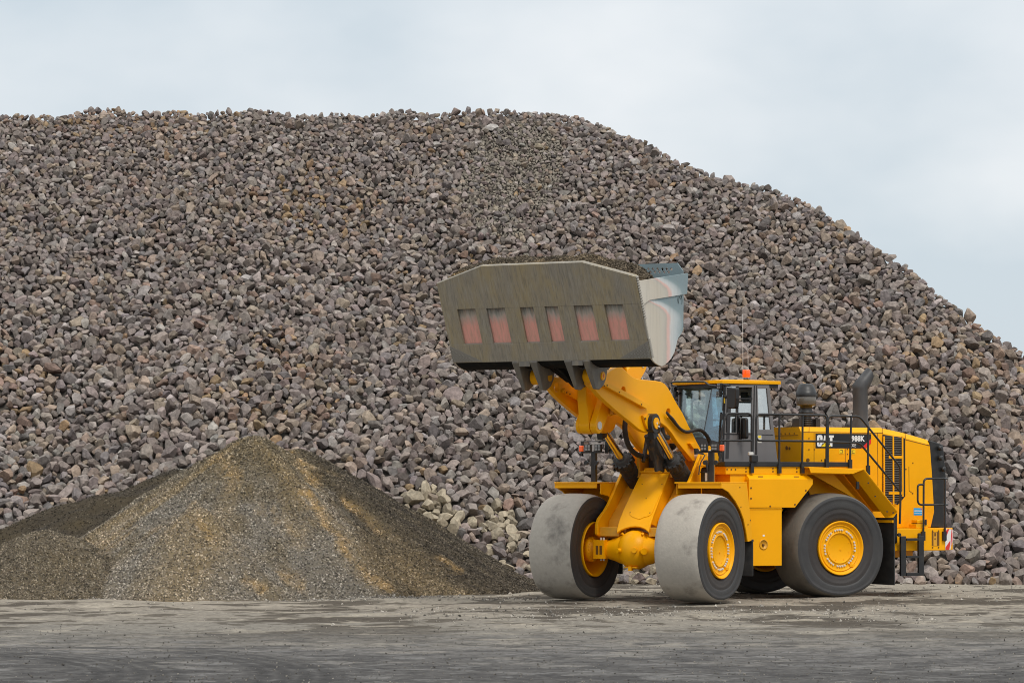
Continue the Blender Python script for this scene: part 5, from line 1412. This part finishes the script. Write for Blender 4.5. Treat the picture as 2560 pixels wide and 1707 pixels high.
# roof
m = MB(); m.slab([(.76, -.86), (2.10, -.86), (2.29, -.66), (2.29, .66), (2.10, .86), (.76, .86)], 4.098, 4.165); m.box(.9, 1.9, -.6, .6, 4.165, 4.185)
sub('roof', m, YEL, cab, .012)
m = MB(); m.slab([(.80, -.82), (2.06, -.82), (2.2, -.64), (2.2, .64), (2.06, .82), (.80, .82)], 4.03, 4.097); sub('roof_underside', m, BLK, cab)
# front: pillars, lower panel, windscreen
m = MB()
fpz = 2.60
bl0 = on('R', 'D', 430, 972, 0, 2.06); ydiv, zdiv = float(on('R', 'D', 520, 258, 0, 2.06)[1]), float(bl0[2])
ydb = float(bl0[1])
XF, XC = 2.06, 1.98
for s in (1, -1):
    m.ext([(XC - .02, s * .80, 2.66), (XC + .05, s * .80, 2.66), (XC - .02, s * .80, 4.03), (XC - .10, s * .80, 4.03)], (0, s * .055, 0))
m.ext([(XF - .06, -.80, 2.6), (XF, -.70, 2.6), (XF, ydb, 2.6), (XF, ydb, zdiv - .01), (XF, -.70, zdiv - .01), (XF - .06, -.80, zdiv - .01)], (-.03, 0, 0))
cz = float(on('R', 'D', 640, 1058, 1, .80)[2])
m.ext([(XF, ydb, 2.6), (XC + .03, .80, 2.6), (XC + .03, .80, cz), (XF, ydb, zdiv - .01)], (-.03, 0, 0))
m.ext([(XF + .003, ydb - .006, zdiv), (XF + .003, ydb + .006, zdiv), (XF - .06 + .003, ydiv + .006, 4.03), (XF - .06 + .003, ydiv - .006, 4.03)], (-.02, 0, 0))
sub('front_pillars', m, GREYD, cab)
def pane(nm, loop, off, gm): mm = MB(); mm.ext(loop, off); return sub(nm, mm, gm, cab)
pane('windscreen', [(XF, -.78, zdiv), (XF, ydb - .008, zdiv), (XF - .06, ydiv - .008, 4.03), (XF - .06, -.76, 4.03)], (-.008, 0, 0), GLASS)
pane('corner_window', [(XF, ydb + .008, zdiv), (XC + .03, .795, cz), (XC - .05, .795, 4.03), (XF - .06, ydiv + .008, 4.03)], (-.008, 0, 0), GLASS_B)
for i, q in enumerate(win):
    for s in (1, -1):
        qq = q
        if i == 1:      # the sliding pane is pushed down, its top third open
            zt_ = q[0][1] - .30; qq = [(q[0][0], zt_), (q[1][0], zt_), q[2], q[3]]
        mm = MB(); mm.prism(qq, s * (CY - .028), s * (CY - .022)); sub('side_window', mm, GLASS_S if s > 0 else GLASS, cab)
m = MB()      # door seams, handle bars, window frames
for a, b, w_ in (((1205, 312), (1185, 1248), .022), ((1232, 312), (1222, 905), .016), ((1004, 318), (998, 900), .03), ((835, 905), (1185, 908), .016), ((1235, 912), (1436, 914), .012), ((840, 310), (820, 1245), .04)): seam(m, 'O', a, b, w_, CY + .001, .006)
p_ = on('R', 'O', 1015, 470, 1, CY); q_ = on('R', 'O', 1180, 470, 1, CY); m.box(q_[0], p_[0], CY - .03, CY + .004, p_[2] - .012, p_[2] + .012)
sub('door_trim', m, BLK, cab)
m = MB(); p_ = on('R', 'O', 1268, 965, 1, CY); m.box(p_[0] - .045, p_[0] + .045, CY + .001, CY + .004, p_[2] - .075, p_[2] + .075); m.cur = 1; m.box(p_[0] - .03, p_[0] + .03, CY + .004, CY + .005, p_[2] + .02, p_[2] + .06)
sub('warning_label', m, [BEIGE, DYEL], cab)
# inside
m = MB(); m.box(1.05, 1.50, -.28, .28, 2.98, 3.12); m.ext([(1.05, -.27, 3.1), (1.05, .27, 3.1), (.93, .25, 3.78), (.93, -.25, 3.78)], (.13, 0, .02)); m.box(.95, 1.06, -.14, .14, 3.80, 3.98); m.box(1.1, 1.45, -.2, .2, 2.66, 2.98); m.box(1.1, 1.45, .30, .38, 3.20, 3.26); m.box(1.1, 1.45, -.38, -.30, 3.20, 3.26)
sub('seat', m, SEATM, cab, .03)
m = MB(); m.tube([(1.85, 0, 2.7), (1.72, 0, 3.22)], .04, 10); ww = np.array([.35, 0, .94]); cs = np.array([1.70, 0, 3.25]); u_ = np.array([.94, 0, -.35])
m.tube([cs + .20 * (u_ * math.cos(q) + Yv * math.sin(q)) for q in np.linspace(0, 2 * math.pi, 28)], .016, 8)
for q in (0.3, 2.4, 4.5): m.tube([cs, cs + .2 * (u_ * math.cos(q) + Yv * math.sin(q))], .012, 6)
sub('steering_wheel', m, BLK, cab)
m = MB(); m.box(1.80, 1.98, -.45, .35, 2.66, 3.12); m.box(1.62, 1.72, -.62, -.52, 3.1, 3.45); sub('dashboard', m, GREYD, cab, .03)
m = MB(); m.box(.90, .93, -.78, .78, 2.66, 3.2); m.box(.95, 1.95, -.795, -.785, 3.98, 4.03); m.box(win[0][1][0] + .01, win[0][0][0] - .01, .775, .785, win[0][3][1] + .25, 4.0); sub('cab_lining_and_panel', m, BEIGE, cab)  # last box is a pale panel behind the first side window
# visor rail, lamps, mirrors, beacon, aerials
m = MB()
m.tube(arc(p3('R', 'O', [(262, 325), (195, 310), (183, 275), (240, 266), (598, 264), (650, 308), (740, 318)], 0, 2.36), .04, 4), .018, 8)
m.tube(p3('R', 'O', [(190, 300), (215, 360), (225, 470)], 0, 2.30), .02, 8); sub('visor_rail', m, BLK, cab)
for q in ((776, 318), (768, 418), (215, 365), (230, 420)):
    p_ = on('R', 'O', *q, 0, 2.18); m = MB(); m.box(2.14, 2.20, p_[1] - .06, p_[1] + .06, p_[2] - .055, p_[2] + .055); m.cur = 1
    for dy in (-.027, .027):
        for dz in (-.025, .025): m.box(2.20, 2.206, p_[1] + dy - .021, p_[1] + dy + .021, p_[2] + dz - .019, p_[2] + dz + .019)
    m.cur = 0; m.tube([(2.15, p_[1], p_[2]), (2.05, p_[1] + .04, p_[2] + .02)], .02, 6)
    sub('work_lamp', m, [BLK, LENS], cab, .006)
m = MB(); m.tube(p3('R', 'O', [(830, 300), (838, 420), (828, 620)], 0, 2.12), .03, 8); m.tube(p3('R', 'O', [(800, 300), (905, 312)], 0, 2.12), .02, 8); m.ball(on('R', 'O', 858, 450, 0, 2.14), .04, 10); m.tube(p3('R', 'O', [(830, 430), (870, 450)], 0, 2.14), .018, 8)
m.box(2.06, 2.14, .84, .93, 3.4, 3.52); m.box(2.05, 2.15, .80, .92, 3.95, 4.05); m.tube(p3('R', 'O', [(800, 640), (780, 900), (772, 1240)], 0, 2.10), .022, 8)
m.cur = 1; p_ = on('R', 'O', 838, 495, 0, 2.16); m.box(2.15, 2.165, p_[1] - .012, p_[1] + .012, p_[2] - .05, p_[2] + .05)
sub('mirror_arm', m, [BLK, DYEL], cab)
m = MB(); lp = p3('R', 'O', [(868, 345), (880, 338), (965, 338), (976, 352), (978, 470), (968, 575), (955, 595), (880, 592), (862, 580), (858, 460)], 0, 2.16); m.ext(lp, (-.09, 0, 0)); sub('mirror', m, MIRR, cab, .02)
m = MB(); lp = p3('R', 'O', [(966, 715), (978, 703), (1015, 700), (1030, 712), (1034, 960), (1020, 968), (975, 962), (962, 945)], 0, 1.72); m.ext(lp, (-.07, 0, 0))
lp = p3('R', 'O', [(1040, 712), (1052, 704), (1085, 706), (1098, 722), (1102, 945), (1088, 964), (1050, 966), (1040, 958)], 0, 1.72); m.ext(lp, (-.07, 0, 0)); mir = part('mirror', m, MIRR, 'R', .02)
m = MB(); m.cur = 1; m.tube(p3('R', 'O', [(925, 660), (1010, 685), (1035, 720), (1035, 960), (1005, 985), (940, 985)], 0, 1.74), .013, 8); m.cur = 0; m.cyl(on('R', 'O', 920, 658, 0, 1.74), on('R', 'O', 962, 658, 0, 1.74), .03, 10); m.cyl(on('R', 'O', 925, 985, 0, 1.74), on('R', 'O', 965, 985, 0, 1.74), .028, 10)
sub('clamp', m, [STEEL, BLK], mir)
pb_ = on('R', 'D', 1042, 150, 1, .3)
m = MB(); m.lathe([(.074, 0), (.078, .01), (.078, .125), (.074, .145), (.001, .15)], (pb_[0], .3, pb_[2] + .03), (0, 0, 1), 28)
be = sub('beacon', m, ORANGE, cab)
m = MB(); m.lathe([(.06, 0), (.06, .04), (.07, .045)], (pb_[0], .3, 4.166), (0, 0, 1), 20); m.box(pb_[0] - .09, pb_[0] + .09, .24, .36, 4.166, 4.185); sub('beacon_base', m, BLK, cab)
for (x, yt2) in ((1065, -655), (1128, -150)):
    a, b = on('R', 'O', x, 240, 1, .1), on('R', 'O', x, yt2, 1, .1)
    if yt2 < -600: b = a + np.array([0, 0, 1.28])
    else: b = a + np.array([0, 0, .72])
    m = MB(); m.tube([a - Z * .06, b], .0045, 6); sub('aerial', m, WHITE, cab)

# ---------------------------------------------------------------- the load in the bucket
gy_, gx_ = np.arange(-1.99, 1.99, .05), np.arange(2.0, 3.70, .05)
prof_u = [(300, 215), (420, 165), (510, 135), (700, 95), (1000, 86), (1350, 72), (1500, 88), (1600, 110), (1750, 150), (1850, 192), (1960, 258), (2050, 300)]
cr = [on('F', 'K', u, v, 0, 3.05) for u, v in prof_u]
cy_, cz_ = np.array([q[1] for q in cr]), np.array([q[2] for q in cr])
def load_z(x, y):
    c = np.interp(y, cy_, cz_)
    z = c - np.where(x > 3.05, (x - 3.05) * .40, (3.05 - x) * .45)
    z = np.minimum(z, c + .02) + .035 + (fbm(x * 3, y * 3, 7, 4) - .5) * .12
    return z
LX, LY = np.meshgrid(gx_, gy_); LZ = load_z(LX, LY)
LZ[0, :] = LZ[-1, :] = 5.2; LZ[:, 0] = 5.2; LZ[:, -1] = 5.48
def load_col(x, y):
    n = fbm(x * 2, y * 2, 17, 4); o = np.clip((fbm(x * 1.1, y * 1.1, 19, 3) - .45) * 4, 0, 1) * np.clip((-y + .3) * .7, .12, .8)
    C = np.array([.085, .068, .048])[None] * (.7 + .6 * n)[:, None]
    return C * (1 - o[:, None]) + OCHRE[None] * .8 * o[:, None]
r = np.random.default_rng(77); n = 16000
qx, qy = r.uniform(2.05, 3.66, n), r.uniform(-1.94, 1.94, n); qz = load_z(qx, qy)
S = (.02 + .05 * r.random(n) ** 3)[:, None] * r.uniform(.8, 1.3, (n, 3)); gc = load_col(qx, qy) * r.choice([.5, .85, 1.2, 1.9], n)[:, None]
V, lo, sz, cc = scatter(GRIT, r.integers(0, len(GRIT), n), rand_rot(n, r), S, np.stack([qx, qy, qz + .004], 1), gc)
ny, nx = LX.shape; i = np.arange(ny * nx).reshape(ny, nx)
q = np.stack([i[:-1, :-1], i[:-1, 1:], i[1:, 1:], i[1:, :-1]], -1).reshape(-1, 4)
load = bpy.data.objects.new('gravel_load', raw_mesh('gravel_load', np.vstack([np.stack([LX.ravel(), LY.ravel(), LZ.ravel()], 1), V]), np.concatenate([q.ravel(), lo + nx * ny]),
        np.concatenate([np.full(len(q), 4), sz]), [grav_mat], np.vstack([load_col(LX.ravel(), LY.ravel()), cc])))
COL.objects.link(load)
load.matrix_basis = Matrix.Translation(O_R) @ Matrix.Rotation(math.pi + A_R, 4, 'Z') @ MF
tag(load, 'mound of brown gravel heaped in the raised bucket', 'gravel load')
